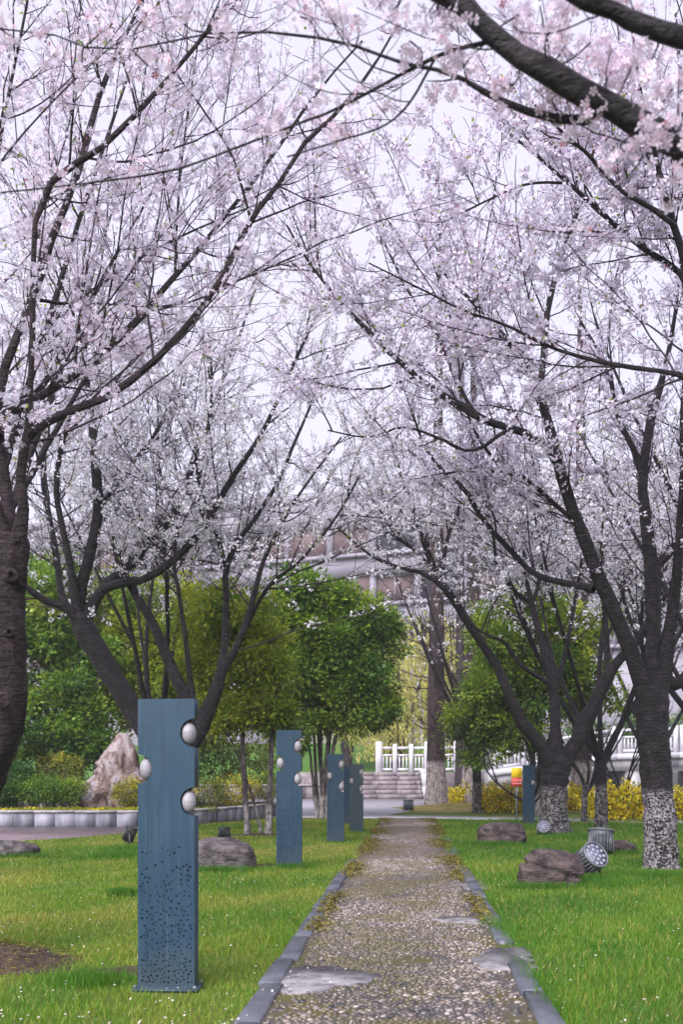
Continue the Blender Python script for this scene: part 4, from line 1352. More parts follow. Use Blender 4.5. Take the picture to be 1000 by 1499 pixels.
# low yellow flowers along the planter edge
rng = np.random.default_rng(41)
nf = 5200
fx = rng.uniform(-12, -2.9, nf); fy = rng.uniform(21.1, 22.3, nf)
keep = ~((fx > -3.9) & (fy < 21.9))
fx, fy = fx[keep], fy[keep]; nf = len(fx)
Cc = np.stack([fx, fy, .27 + rng.uniform(0, .10, nf)], 1)
V, Fq = leaf_quads(Cc, unit(nf, rng) + np.array([0, 0, .8]), unit(nf, rng), rng.uniform(.04, .08, nf), rng.uniform(.025, .045, nf))
part('planter_ground_cover', V, Fq, M['forsythia'], tint=np.repeat(np.where((vn(fx, fy, 2.5) > .3) & (rng.random(nf) < .45), rng.uniform(.3, 1, nf), rng.uniform(0, .2, nf)), 4), kind='stuff', label='low yellow flowering ground cover along the planter wall')

def forsythia(label, x, y, d, wpx, hpx, seed, n=60):
    rng = np.random.default_rng(seed)
    base = P(x, y, d); base[2] = max(0.0, base[2])
    root = thing('forsythia_shrub', label, 'shrub', tuple(base), 'yellow forsythia along the canal bank')
    s = d / F; K = 8
    o = base + np.stack([rng.uniform(-.45, .45, n) * wpx * s, rng.uniform(-.35, .35, n), np.full(n, -.05)], 1)
    ln = hpx * s * rng.uniform(.55, 1.08, n)
    t = np.linspace(0, 1, K)[None, :, None]
    lean = np.stack([rng.normal(0, .22, n), rng.normal(0, .2, n), np.ones(n)], 1)
    pts = o[:, None] + lean[:, None] * ln[:, None, None] * t
    pts[:, :, 0] += (rng.normal(0, .15, n) * ln)[:, None] * t[..., 0] ** 2
    V, Fq = tubes(pts, np.full((n, K), .010), 4)
    part('stems', V, Fq, M['twig_pale'], root)
    m = n * 70
    C = along(pts, m, .12, rng) + rng.normal(0, .045, (m, 3))
    V, Fq = leaf_quads(C, unit(m, rng), unit(m, rng), rng.uniform(.06, .11, m), rng.uniform(.035, .06, m))
    hh = (C[:, 2] - base[2]) / (hpx * s)
    part('flowers', V, Fq, M['forsythia'], root, tint=np.repeat(np.clip(.55 + .3 * rng.normal(size=m) , 0, 1), 4), kind='stuff')
forsythia('bright yellow forsythia thicket standing right of the thin leaning trunk', 912, 1204, 23.8, 92, 58, 51, 90)
forsythia('low yellow forsythia at the foot of the warning sign', 735, 1192, 28.5, 72, 44, 52, 70)
forsythia('yellow forsythia half hidden between the limewashed trunks', 690 + 150, 1190, 29, 46, 44, 53, 46)
forsythia('small yellow forsythia clump beside the large limewashed cherry trunk', 1010, 1200, 25, 50, 50, 54, 40)
forsythia('thin yellow forsythia sprays at the foot of the farther limewashed fir', 668, 1186, 34, 16, 30, 55, 18)

# ================================================================== bare firs, willows, thin trees
def fir(label, x, d, r, h, seed, nb=90, blen=2.6, wash=True, z0=2.4):
    rng = np.random.default_rng(seed)
    bx = (x - CX) / F * d
    root = thing('bare_fir', label, 'tree', (bx, d, 0), 'straight bare firs beyond the cross path')
    K = 30; s = np.linspace(0, 1, K)
    tp = np.stack([bx + .05 * np.sin(s * 4 + seed), d + .05 * np.sin(s * 3), -.1 + (h + .1) * s], 1)
    tr = r * ((1 - s) ** .85 + .04) * (.92 + .32 * np.exp(-s * 40))
    S = 22; V, Fq = tubes(tp[None], tr[None], S, (0, 1, 0)); V = V.reshape(K, S, 3)
    a = np.arange(S) * 2 * math.pi / S
    lump = 1 + (.12 * np.exp(-s * 12))[:, None] * np.sin(6 * a)[None] + .025 * rng.normal(size=(K, S))
    V = tp[:, None] + (V - tp[:, None]) * lump[..., None]
    part('trunk', V.reshape(-1, 3), Fq, M['bark_fir' if wash else 'twig'], root, smooth=True)
    t = (z0 / h) + (1 - z0 / h) * rng.random(nb) ** 1.1
    o = np.stack([np.interp(t, s, tp[:, 0]), np.interp(t, s, tp[:, 1]), h * t], 1)
    az = rng.uniform(0, 6.28, nb); ln = blen * (1 - .75 * t) * rng.uniform(.6, 1.2, nb)
    Kb = 9; q = np.linspace(0, 1, Kb)[None, :]
    hor = ln[:, None] * q; ver = ln[:, None] * (rng.uniform(.25, .55, nb)[:, None] * q - .10 * np.sin(q * 3.1))
    pts = o[:, None] + np.stack([np.cos(az)[:, None] * hor, np.sin(az)[:, None] * hor, ver], -1)
    pts = pts + np.cumsum(rng.normal(0, .015, pts.shape), 1)
    rad = np.maximum(.026 * (1 - .6 * t)[:, None] * (1 - q) ** .8, .006)
    for k in range(min(nb, 14)):
        V, Fq = tubes(pts[k:k+1], rad[k:k+1], 6); part('branch', V, Fq, M['twig'], root, smooth=True)
    B, BR = grow(pts, rad, 3.2, .2, .25, 1.0, (25, 60), 6, .009, .004, .2, .2, .05, rng)
    V1, F1 = tubes(pts[14:], rad[14:], 5); V2, F2 = tubes(B, BR, 3)
    part('twigs', np.concatenate([V1, V2]), np.concatenate([F1, F2 + len(V1)]), M['twig'], root, kind='stuff')
fir('thick straight fir, limewashed to head height, on the mound where the path ends', 641, 31.5, .34, 21, 61)
fir('limewashed fir standing on the bank between the mound and the warning sign', 692, 34.5, .36, 20, 62, nb=70)
fir('limewashed fir between the forked cherry and the yellow forsythia thicket', 851, 30.0, .36, 18, 63, nb=60, z0=4)
fir('slim dark fir rising behind the evergreen in the planter', 142, 36, .22, 17, 64, nb=60, wash=False)
fir('slim dark fir rising above the yellow green evergreen crown', 232, 33, .19, 16, 65, nb=60, wash=False)
fir('far slim fir rising beside the thick limewashed fir', 676, 44, .30, 22, 66, nb=70, wash=False)

def willow(label, x, d, h, seed, ns=230, w=4.0):
    rng = np.random.default_rng(seed)
    bx = (x - CX) / F * d; zb = 0.0
    if d > 50 and x < 600: zb = float(3.3 * smooth01(50, 70, np.array(d))) - .1
    root = thing('willow_tree', label, 'tree', (bx, d, zb), 'willows on the far bank')
    K = 12; s = np.linspace(0, 1, K)
    LP = []; LR = []
    for k in range(6):
        a = rng.uniform(0, 6.28); out = rng.uniform(.3, 1) * w * .55
        LP.append(np.stack([bx + math.cos(a) * out * s ** 1.5, d + math.sin(a) * out * s ** 1.5, zb - .1 + h * rng.uniform(.75, 1) * s], 1)); LR.append(.17 * (1 - s) ** .7 + .012)
    for p, r in zip(LP, LR):
        V, Fq = tubes(p[None], r[None], 8, (0, 1, 0)); part('trunk', V, Fq, M['twig'], root, smooth=True)
    LP = np.array(LP); LR = np.array(LR)
    o = along(LP, ns, .45, rng); o = o + np.stack([rng.normal(0, w * .2, ns), rng.normal(0, w * .2, ns), rng.normal(0, .4, ns)], 1)
    ln = np.minimum(rng.uniform(1.2, 4.0, ns), o[:, 2] - zb - 1.6); o = o[ln > .5]; ln = ln[ln > .5]; ns = len(o)
    t = np.linspace(0, 1, 8)[None, :]
    dx = rng.normal(0, .35, ns)[:, None]; dy = rng.normal(0, .35, ns)[:, None]
    pts = np.stack([o[:, 0:1] + dx * np.sqrt(t), o[:, 1:2] + dy * np.sqrt(t), o[:, 2:3] + .3 * np.sin(t * 2.2) - ln[:, None] * t ** 1.3], -1)
    V, Fq = tubes(pts, np.full(pts.shape[:2], .008), 3)
    part('strands', V, Fq, M['willow'], root, tint=np.full(len(V), .2), kind='stuff')
    m = ns * 30
    C = along(pts, m, .03, rng) + rng.normal(0, .03, (m, 3))
    V, Fq = leaf_quads(C, unit(m, rng) * .6 + np.array([0, 0, -1.0]), unit(m, rng), rng.uniform(.14, .26, m), rng.uniform(.05, .08, m))
    part('crown', V, Fq, M['willow'], root, tint=np.repeat(rng.uniform(0, 1, m), 4), kind='stuff')
willow('pale yellow green willow in new leaf behind the balustrade', 578, 50, 10.0, 71, 420, 5.0)
willow('yellow green willow in new leaf beside the thick limewashed fir', 672, 53, 11.5, 72, 420, 5.5)
willow('yellow willow trailing its strands low over the grassy slope', 510, 58, 8.0, 73, 180, 5.0)

def bare_tree(label, x, ybase, d, h, r, seed, bark='bark_dark', spread=.6, n=5, fork=.5):
    rng = np.random.default_rng(seed)
    bx = (x - CX) / F * d
    zb = max(0.0, HC - (ybase - HY) / F * d) if d > 40 else 0.0
    (tp, tr), limbs = vase(bx, d, h, seed, n, spread, r, fork)
    tp = tp + np.array([0, 0, zb])
    root = thing('bare_tree', label, 'tree', (bx, d, zb), 'small bare trees')
    V, Fq = tubes(tp[None], tr[None], 10, (0, 1, 0)); part('trunk', V, Fq, M[bark], root, smooth=True)
    LP = []; LR = []
    for l in limbs:
        p = l[4] + np.array([0, 0, zb]); V, Fq = tubes(p[None], l[5][None], 7, (0, 1, 0)); part('limb', V, Fq, M[bark], root, smooth=True)
        LP.append(p); LR.append(l[5])
    A, AR = grow(np.array(LP), np.array(LR), 3, .3, .3, 1.3, (25, 60), 6, .012, .004, .3, .2, .05, rng)
    V, Fq = tubes(A, AR, 4); part('twigs', V, Fq, M['twig'], root, kind='stuff')
bare_tree('bare slender tree on the grassy slope before the pale wall', 548, 1085, 60, 6.5, .16, 81)
bare_tree('bare forked tree behind the white balustrade', 625, 1080, 58, 6.5, .16, 82)
bare_tree('thin bare tree standing on the slope above the dark teal pillar', 533, 1090, 62, 4.5, .10, 83)
bare_tree('thin dark leaning tree growing between the limewashed trunks across the path', 856, 1205, 22.6, 2.6, .075, 84, 'bark_wash_low', .5, 4, .7)
bare_tree('bare twiggy sapling on the bank behind the large limewashed cherry', 915, 1190, 27.5, 3.2, .05, 85, 'bark_dark', .5, 5, .5)
bare_tree('bare sapling with dark stems in front of the warning sign', 778, 1204, 22.8, 2.4, .05, 86, 'bark_dark', .7, 4, .5)

# ================================================================== cherry trees
D1 = 6.2
T1_trunk = [(-48, 1425, 165), (-52, 1395, 128), (-66, 1300, 100), (-58, 1200, 98), (-30, 1120, 96), (-6, 1040, 94), (4, 960, 80), (4, 880, 76), (9, 830, 74), (16, 795, 66)]
T1 = [([(12, 860, 66), (18, 820, 52), (12, 740, 26), (5, 680, 22), (-4, 620, 20), (0, 560, 19), (30, 480, 17), (60, 400, 16), (75, 350, 15), (100, 290, 14), (120, 230, 13), (135, 170, 12), (160, 100, 10), (185, 50, 8), (208, 0, 7), (230, -60, 5)], 6.2, 6.9),
      ([(12, 860, 62), (24, 815, 46), (31, 745, 24), (29, 700, 21), (35, 650, 21), (42, 630, 19), (43, 560, 13), (48, 480, 12), (48, 400, 11), (50, 325, 12), (75, 265, 14), (110, 240, 13), (150, 215, 12), (200, 165, 11), (240, 120, 9), (280, 75, 8), (320, 25, 7), (350, -20, 5)], 6.2, 6.0),
      ([(38, 642, 20), (60, 622, 18), (90, 608, 17), (150, 585, 16), (200, 550, 15), (250, 505, 14), (295, 450, 13), (330, 395, 12), (365, 325, 11), (400, 280, 10), (450, 205, 9), (500, 160, 8), (545, 100, 6), (580, 40, 4)], 6.2, 6.9),
      ([(-4, 640, 22), (0, 612, 17), (60, 580, 17), (130, 535, 16), (200, 470, 14), (245, 415, 12), (290, 365, 11), (330, 315, 9), (390, 240, 8), (460, 140, 6), (530, 60, 4)], 6.2, 8.2),
      ([(256, 405, 6), (258, 340, 5), (265, 240, 5), (280, 130, 4), (290, 60, 3)], 7.4, 7.0),
      ([(365, 315, 6), (340, 230, 5), (300, 165, 4), (260, 110, 3), (230, 60, 3)], 6.6, 6.2),
      ([(60, 440, 8), (110, 440, 6), (200, 380, 5), (300, 330, 4), (400, 290, 3)], 6.5, 7.5),
      ([(10, 790, 30), (-60, 680, 24), (-140, 520, 18), (-200, 330, 13), (-240, 120, 8)], 6.2, 6.0),
      ([(14, 800, 26), (-20, 680, 20), (-40, 520, 15), (-20, 330, 10), (10, 150, 7), (40, 0, 5)], 6.2, 5.2)]
cherry('leaning reddish brown cherry with a knotted trunk rising from the bare soil mound', D1, T1_trunk, T1, 101, 'bark_red', 'bark_red', sec=(5.0, .4, 2.0), ter=(7.5, .15, .55), blossom=2350, fl=8, zmin=2.6, size=.037, spread=.056, lod=0, rmin=.0016, sec_r=.011)

t1 = [o for o in SC.objects if o.name == 'cherry_tree'][0]
for (kx, ky, kr_) in ((26, 1028, .055), (40, 848, .045), (10, 1100, .03), (36, 930, .03)):
    ctr = P(kx - 6, ky, 6.2); ax_ = Vector((.55, -.8, .1)).normalized()
    c0 = Vector(P(kx - 16, ky, 6.2)) + Vector((0, -.105, 0))
    MB().lathe(c0, [(kr_ * 1.25, -.03), (kr_ * 1.05, .012), (kr_ * .8, .030), (kr_ * .5, .022), (kr_ * .25, .004), (kr_ * .05, -.004)], ax_, 14).build('knot', M['bark_red'], t1, smooth=True)

D2 = 15.0
T2_trunk = [(245, 1255, 75), (245, 1225, 56), (246, 1180, 50), (243, 1130, 50), (228, 1092, 44), (198, 1043, 39), (156, 977, 37), (128, 930, 40), (116, 905, 38)]
T2 = [([(118, 915, 30), (100, 892, 20), (70, 880, 15), (45, 865, 13), (20, 845, 11), (-10, 820, 9), (-60, 770, 6)], 15, 14.2),
      ([(114, 905, 30), (118, 860, 25), (135, 790, 23), (143, 740, 22), (140, 690, 20), (133, 620, 16), (128, 560, 12), (120, 490, 9), (110, 420, 7), (95, 350, 5)], 15, 15.6),
      ([(114, 905, 24), (101, 820, 16), (88, 760, 14), (82, 710, 13), (90, 650, 13), (102, 610, 9), (115, 540, 7), (140, 470, 5)], 15, 14.2),
      ([(104, 895, 18), (90, 870, 15), (80, 800, 13), (68, 740, 12), (62, 690, 10), (68, 630, 8), (72, 560, 6)], 15, 16.5),
      ([(120, 915, 30), (150, 858, 21), (185, 832, 19), (220, 797, 17), (255, 750, 16), (275, 705, 14), (290, 650, 12), (315, 600, 10), (330, 540, 8), (355, 480, 6), (370, 430, 4)], 15, 16.6),
      ([(150, 862, 20), (180, 852, 18), (215, 846, 17), (260, 815, 16), (300, 770, 15), (325, 725, 14), (345, 690, 12), (370, 655, 10), (400, 600, 8), (425, 540, 6), (450, 490, 5)], 15, 13.8),
      ([(250, 1120, 44), (272, 1075, 34), (284, 1040, 28), (262, 1000, 23), (236, 940, 21), (211, 890, 18), (187, 850, 16), (167, 800, 12), (152, 750, 10)], 15, 15),
      ([(252, 1125, 46), (280, 1092, 38), (298, 1058, 33), (312, 1020, 29), (325, 982, 25), (350, 940, 16), (370, 880, 13), (382, 830, 10), (400, 790, 8), (440, 720, 5), (500, 640, 4)], 15, 14.4),
      ([(322, 990, 20), (329, 940, 15), (331, 880, 13), (331, 830, 13), (350, 790, 11), (380, 750, 9), (410, 700, 8), (430, 650, 7), (460, 580, 5), (480, 520, 4)], 15, 15.8),
      ([(331, 835, 11), (318, 785, 9), (303, 745, 7), (288, 690, 6), (290, 620, 4)], 15.2, 14.6),
      ([(283, 1035, 14), (272, 940, 10), (262, 870, 9), (255, 825, 8), (262, 740, 5)], 15, 14.5),
      ([(345, 948, 11), (390, 862, 8), (440, 820, 7), (490, 760, 5), (530, 690, 4)], 15, 14.0),
      ([(300, 772, 9), (290, 720, 8), (300, 650, 7), (310, 570, 6), (305, 490, 5)], 14.6, 14.6),
      ([(135, 790, 12), (150, 740, 10), (185, 690, 9), (230, 630, 7), (270, 560, 5)], 15.2, 15.8)]
cherry('wide forked cherry with dark curving limbs behind the tall perforated pillar', D2, T2_trunk, T2, 102, 'bark_dark', 'bark_dark', sec=(5.0, .6, 3.0), ter=(6.5, .25, .8), blossom=7600, fl=8, zmin=3.9, size=.046, spread=.078, green=.05, buds=.10, rmin=.0036, sec_r=.018, mat='petal_white')

D3 = 18.2
T3_trunk = [(815, 1240, 80), (815, 1222, 60), (812, 1200, 51), (812, 1165, 48), (813, 1140, 50), (816, 1115, 52)]
T3 = [([(812, 1130, 40), (800, 1105, 30), (785, 1083, 26), (760, 1048, 24), (735, 990, 21), (705, 940, 19), (680, 900, 18), (650, 860, 16), (632, 825, 14), (620, 790, 12), (605, 745, 10), (590, 705, 7), (575, 650, 5)], 18.2, 17.2),
      ([(655, 866, 11), (625, 842, 9), (590, 832, 7), (555, 820, 6), (520, 795, 5), (480, 760, 4)], 17.4, 16.6),
      ([(645, 848, 9), (655, 790, 7), (672, 745, 6), (680, 690, 4)], 17.5, 18.2),
      ([(640, 838, 8), (600, 800, 7), (560, 775, 5), (500, 745, 4)], 17.4, 18.4),
      ([(815, 1125, 36), (813, 1050, 23), (810, 1000, 20), (800, 960, 17), (788, 920, 15), (778, 880, 13), (770, 840, 7), (765, 780, 5)], 18.2, 18.8),
      ([(779, 885, 11), (755, 865, 9), (730, 830, 8), (722, 780, 6), (715, 730, 4)], 18.7, 18.0),
      ([(780, 882, 9), (790, 850, 8), (797, 790, 5), (800, 720, 4)], 18.7, 19.4),
      ([(812, 1010, 13), (830, 950, 10), (842, 880, 8), (852, 820, 6), (850, 740, 4)], 18.4, 18.9),
      ([(818, 1130, 40), (850, 1076, 31), (870, 1030, 28), (890, 990, 26), (912, 962, 22), (940, 928, 18), (965, 890, 14), (990, 830, 10), (1010, 740, 6)], 18.2, 17.4),
      ([(888, 994, 16), (889, 950, 13), (887, 900, 11), (880, 830, 7), (885, 740, 5)], 17.9, 18.6),
      ([(836, 1100, 18), (848, 1058, 15), (868, 1025, 11), (880, 985, 8)], 18.4, 18.9),
      ([(804, 1000, 12), (765, 975, 9), (740, 942, 8), (715, 930, 6), (690, 915, 4)], 18.2, 17.4)]
cherry('forked black barked cherry with a mottled limewashed trunk beside the smooth brown boulder', D3, T3_trunk, T3, 103, 'bark_wash_low', 'bark_dark', sec=(5.0, .6, 3.4), ter=(6, .25, .9), blossom=6000, fl=8, zmin=4.3, size=.048, spread=.08, green=.05, buds=.10, rmin=.004, sec_r=.018, up=.30, mat='petal_white')

D4 = 11.8
T4_trunk = [(968, 1295, 96), (968, 1270, 72), (968, 1240, 63), (966, 1180, 59), (960, 1110, 57), (956, 1055, 60), (956, 1005, 62)]
T4 = [([(950, 1020, 50), (938, 985, 38), (924, 955, 33), (905, 908, 31), (885, 860, 30), (865, 810, 29), (845, 760, 27), (825, 700, 26), (812, 660, 24), (800, 610, 21), (788, 570, 18), (775, 540, 14), (748, 505, 12), (720, 470, 10), (690, 440, 8), (650, 400, 6)], 11.8, 11.0),
      ([(790, 580, 16), (797, 520, 13), (802, 460, 12), (815, 400, 11), (830, 350, 10), (850, 300, 8), (862, 260, 7), (875, 190, 5)], 11.2, 11.6),
      ([(816, 672, 20), (780, 640, 17), (740, 625, 16), (700, 610, 15), (660, 585, 13), (620, 560, 12), (580, 525, 11), (545, 490, 10), (510, 455, 9), (480, 420, 7), (450, 380, 5), (420, 330, 4)], 11.3, 10.2),
      ([(870, 862, 19), (845, 857, 16), (815, 850, 14), (780, 838, 13), (745, 802, 12), (710, 765, 11), (680, 715, 10), (650, 690, 8), (620, 650, 6), (600, 590, 4)], 11.6, 12.8),
      ([(957, 1015, 48), (958, 950, 35), (956, 880, 31), (955, 830, 30), (948, 770, 25), (942, 700, 21), (948, 640, 19), (960, 590, 18), (972, 550, 12), (985, 490, 9), (995, 410, 7)], 11.8, 12.4),
      ([(943, 705, 16), (925, 650, 12), (905, 610, 10), (895, 560, 8), (880, 520, 7), (850, 470, 5)], 12.2, 12.6),
      ([(958, 835, 22), (985, 803, 17), (1010, 760, 14), (1035, 690, 10), (1050, 600, 6)], 12, 12.6),
      ([(968, 1010, 40), (980, 930, 27), (990, 860, 23), (996, 780, 17), (1000, 700, 14), (1001, 600, 12), (1006, 500, 10), (1000, 400, 7), (985, 300, 5)], 11.8, 11.2),
      ([(965, 985, 30), (985, 1000, 26), (1010, 985, 24), (1050, 900, 20), (1090, 780, 15), (1120, 620, 10)], 11.8, 12),
      ([(745, 628, 9), (690, 660, 7), (640, 640, 6), (590, 625, 5), (540, 640, 4), (480, 630, 3)], 11, 10.8),
      ([(700, 612, 9), (670, 560, 8), (640, 490, 7), (600, 430, 6), (560, 350, 4)], 10.9, 11.6),
      ([(850, 770, 11), (820, 745, 10), (770, 700, 9), (740, 690, 8), (700, 640, 6), (670, 570, 4)], 11.5, 12.2)]
cherry('large cherry with a thick limewashed trunk and steep dark limbs by the split boulder', D4, T4_trunk, T4, 104, 'bark_wash', 'bark_dark', sec=(5.2, .5, 2.8), ter=(6.5, .2, .75), blossom=7800, fl=8, zmin=3.5, size=.041, spread=.068, green=.02, buds=.22, rmin=.003)

# cherry beyond the right edge, its limbs reach in
T8_trunk = [(1125, 1360, 100), (1125, 1330, 72), (1120, 1200, 62), (1110, 1060, 58), (1095, 900, 52), (1075, 760, 46)]
T8 = [([(1078, 790, 36), (1050, 620, 24), (1015, 450, 18), (1000, 370, 16), (985, 322, 14), (968, 260, 11), (958, 215, 9), (940, 140, 7), (925, 40, 4)], 8.5, 7.6),
      ([(989, 330, 11), (950, 302, 10), (905, 275, 8), (865, 230, 7), (825, 195, 6), (780, 150, 4)], 7.9, 7.2),
      ([(1060, 680, 20), (1020, 480, 14), (1000, 404, 12), (940, 362, 11), (885, 315, 10), (835, 270, 8), (800, 240, 6), (740, 190, 4)], 8.4, 8.8),
      ([(1062, 700, 18), (1030, 590, 13), (1000, 550, 11), (940, 540, 10), (860, 525, 9), (800, 505, 7), (740, 475, 6), (680, 455, 5), (620, 425, 4), (540, 385, 3)], 8.5, 8.0),
      ([(1080, 780, 30), (1130, 560, 22), (1170, 340, 14), (1180, 100, 8)], 8.5, 8.6),
      ([(1040, 560, 14), (1010, 300, 10), (1000, 150, 8), (990, 20, 5)], 8.4, 9.4),
      ([(835, 268, 6), (770, 270, 5), (700, 300, 4), (640, 330, 3)], 8.7, 8.4)]
cherry('cherry whose trunk stands right of the large limewashed cherry, limbs reaching over the path', 8.5, T8_trunk, T8, 108, 'bark_dark', 'bark_dark', sec=(4.8, .4, 2.3), ter=(7, .2, .6), blossom=4400, fl=8, zmin=3.2, size=.039, spread=.058, lod=1, buds=.25, rmin=.0022, sec_r=.012)

# cherry right beside the camera: only its low limbs hang into view
b5 = np.array([2.75, 3.0])
K = 26; s_ = np.linspace(0, 1, K)
t5 = (np.stack([b5[0] - .25 * s_, b5[1] + 0 * s_, -.08 + 2.4 * s_], 1), .15 * (1 + .4 * np.exp(-s_ * 9)) * (1 - .25 * s_))
def from5(px, d0, d1, r_start):
    """limb that leaves the trunk beside the frame and then follows the photograph"""
    pt, r = limb_pts(px, d0, d1, 14)
    a = np.array([2.5, 3.0, 2.25])
    pre = [a * (1 - t) + pt[0] * t + np.array([0, 0, .12 * math.sin(t * math.pi)]) for t in (0, .25, .5, .75)]
    pp = np.vstack([pre, pt]); rr = np.concatenate([np.linspace(r_start, r[0], 5)[:4], r])
    return (None, 0, 0, 'w', pp, rr)
T5 = [from5([(1030, 238, 56), (1000, 218, 54), (930, 178, 50), (850, 132, 47), (780, 92, 44), (720, 48, 40), (690, 15, 37), (650, -5, 32), (600, -30, 24)], 3.0, 3.1, .075),
      from5([(1060, 95, 44), (1000, 58, 40), (940, 35, 36), (880, 10, 32), (830, -15, 28), (760, -60, 20)], 2.8, 2.7, .06),
      ([(880, 160, 22), (850, 176, 19), (790, 168, 16), (740, 150, 14), (700, 130, 11), (660, 107, 9), (600, 95, 7), (550, 78, 6), (500, 62, 6), (410, 48, 5), (300, 50, 4), (155, 77, 3), (100, 55, 3), (0, 42, 2)], 3.05, 3.7),
      ([(712, 62, 10), (650, 78, 8), (590, 108, 7), (540, 135, 6), (480, 165, 5), (440, 180, 5), (330, 222, 4), (250, 250, 4), (130, 268, 3), (0, 282, 2)], 3.1, 4.0),
      ([(640, 80, 6), (600, 150, 5), (560, 185, 4), (500, 205, 3), (420, 230, 3)], 3.2, 3.6)]
cherry('dark overhanging cherry limbs with soft pink blossom reaching in above the path', 3.0, t5, T5, 105, 'bark_dark', 'bark_dark', sec=(2.6, .25, .8), ter=(6, .1, .3), blossom=110, fl=8, size=.034, spread=.05, lod=0, buds=.12, mat='petal_near', rmin=.0012, sec_r=.005, up=.1,
       spots=[(803, 152, 3.12, 4), (825, 70, 3.1, 6), (865, 62, 3.1, 5), (862, 182, 3.1, 3), (935, 78, 3.1, 5), (915, 118, 3.1, 4), (965, 182, 2.85, 6), (985, 130, 3.0, 5), (895, 105, 3.1, 4), (995, 190, 2.8, 4),
              (760, 22, 3.1, 4), (735, 130, 3.1, 4), (680, 98, 3.1, 4), (640, 16, 3.15, 5), (575, 14, 3.2, 4), (600, 60, 3.2, 3), (950, 100, 2.8, 4), (915, 222, 2.95, 4), (985, 265, 3.0, 3), (830, 30, 2.9, 4), (850, 110, 3.1, 3), (520, 22, 3.3, 3),
              (320, 10, 3.4, 3), (20, 55, 3.8, 3), (65, 62, 3.7, 3), (120, 92, 3.7, 3), (215, 22, 3.6, 3), (230, 102, 3.6, 3), (190, 88, 3.6, 2), (390, 190, 3.6, 3), (330, 62, 3.5, 3), (440, 25, 3.4, 3), (270, 35, 3.5, 2), (150, 45, 3.6, 2)])

# background cherries
BG = [((-3.6, 21.3 - 2.6), 6.8, 201, 'cherry at the edge of the brick paving left of the forked cherry', 2600),
      ((4.0, 28.2), 7.0, 203, 'slim cherry on the mound just in front of the limewashed firs', 900),
      ((5.6, 20.6), 7.8, 204, 'cherry growing behind the forked limewashed cherry', 3400),
      ((6.6, 15.2), 7.6, 205, 'cherry behind the large limewashed cherry, half hidden by it', 3600),
      ((8.6, 21.4), 7.6, 206, 'cherry by the cross path behind the small reddish boulder', 3200),
      ((-8.2, 15.0), 7.6, 207, 'cherry on the lawn left of the flat rounded stone', 2600),
      ((-5.6, 35.0), 8.6, 208, 'distant cherry beyond the planter hedge', 2600),
      ((9.6, 29.5), 7.6, 209, 'distant cherry on the bank above the yellow forsythia', 2600),
      ((-4.7, 10.4), 8.0, 211, 'cherry on the left lawn between the reddish leaning cherry and the flat rounded stone', 7000),
      ((6.4, 9.6), 8.0, 212, 'cherry on the right lawn beyond the large limewashed cherry', 4000)]
for (xy, h, seed, lab, nb) in BG:
    tr, lm = vase(xy[0], xy[1], h + .9, seed, 6, .42, .13, 1.5)
    cherry(lab, xy[1], tr, lm, seed, 'bark_wash_low', 'bark_dark', sec=(3.6, .6, 2.6), ter=(4.8, .25, .8), blossom=int(nb * .6), fl=5, zmin=4.2, size=.058, spread=.085, green=.06, buds=.08, rmin=.0042, mat='petal_white' if xy[1] > 14 else 'petal', group='background cherry trees')

# ================================================================== lawn
LAWN_OUT = [[(-16, 14.4), (-8, 15.4), (-5.9, 16.2), (-4.9, 17.2), (-4.2, 18.8), (-4.0, 20.9), (-16, 20.9)]]
def on_lawn(x, y):
    u, v = path_uv(x, y)
    off = np.abs(v) < PW - .01 - .06 * smooth01(10, 13, y) - .10 * smooth01(11, 16, y) * (1 + vn(x, y, 3)) + .03 * vn(x, y, 7, 3)
    off &= y < 25
    for p in LAWN_OUT: off |= inpoly(x, y, p)
    # planter and plaza
    px_ = np.interp(y, cl[:, 1][np.argsort(cl[:, 1])], cl[:, 0][np.argsort(cl[:, 1])])
    off |= (y > 20.8) & (x < px_ + .1)
    off |= (y > 24.0 - .1 * (x - 4) * (x > 4)) & (x < 30)
    # bare soil
    off |= ((x - (246.5 - CX) / F * 5.28) / .215) ** 2 + ((y - 5.25) / .15) ** 2 < 1
    sp = (((x - G(205, 1420)[0]) / .42) ** 2 + ((y - 5.75) / .16) ** 2 < 1) | (((x - G(385, 1270)[0]) / .5) ** 2 + ((y - 12.2) / .22) ** 2 < 1) | (((x - G(378, 1224)[0]) / .65) ** 2 + ((y - 18.0) / .3) ** 2 < 1)
    off |= sp & (vn(x, y, 14, 2) > -.35)
    off |= ((x - (P(-38, 1402, 6.2)[0] - .02)) / .72) ** 2 + ((y - 6.05) / .50) ** 2 < 1 + .3 * vn(x, y, 9)
    return ~off
rng = np.random.default_rng(300)
parts_V, parts_t = [], []
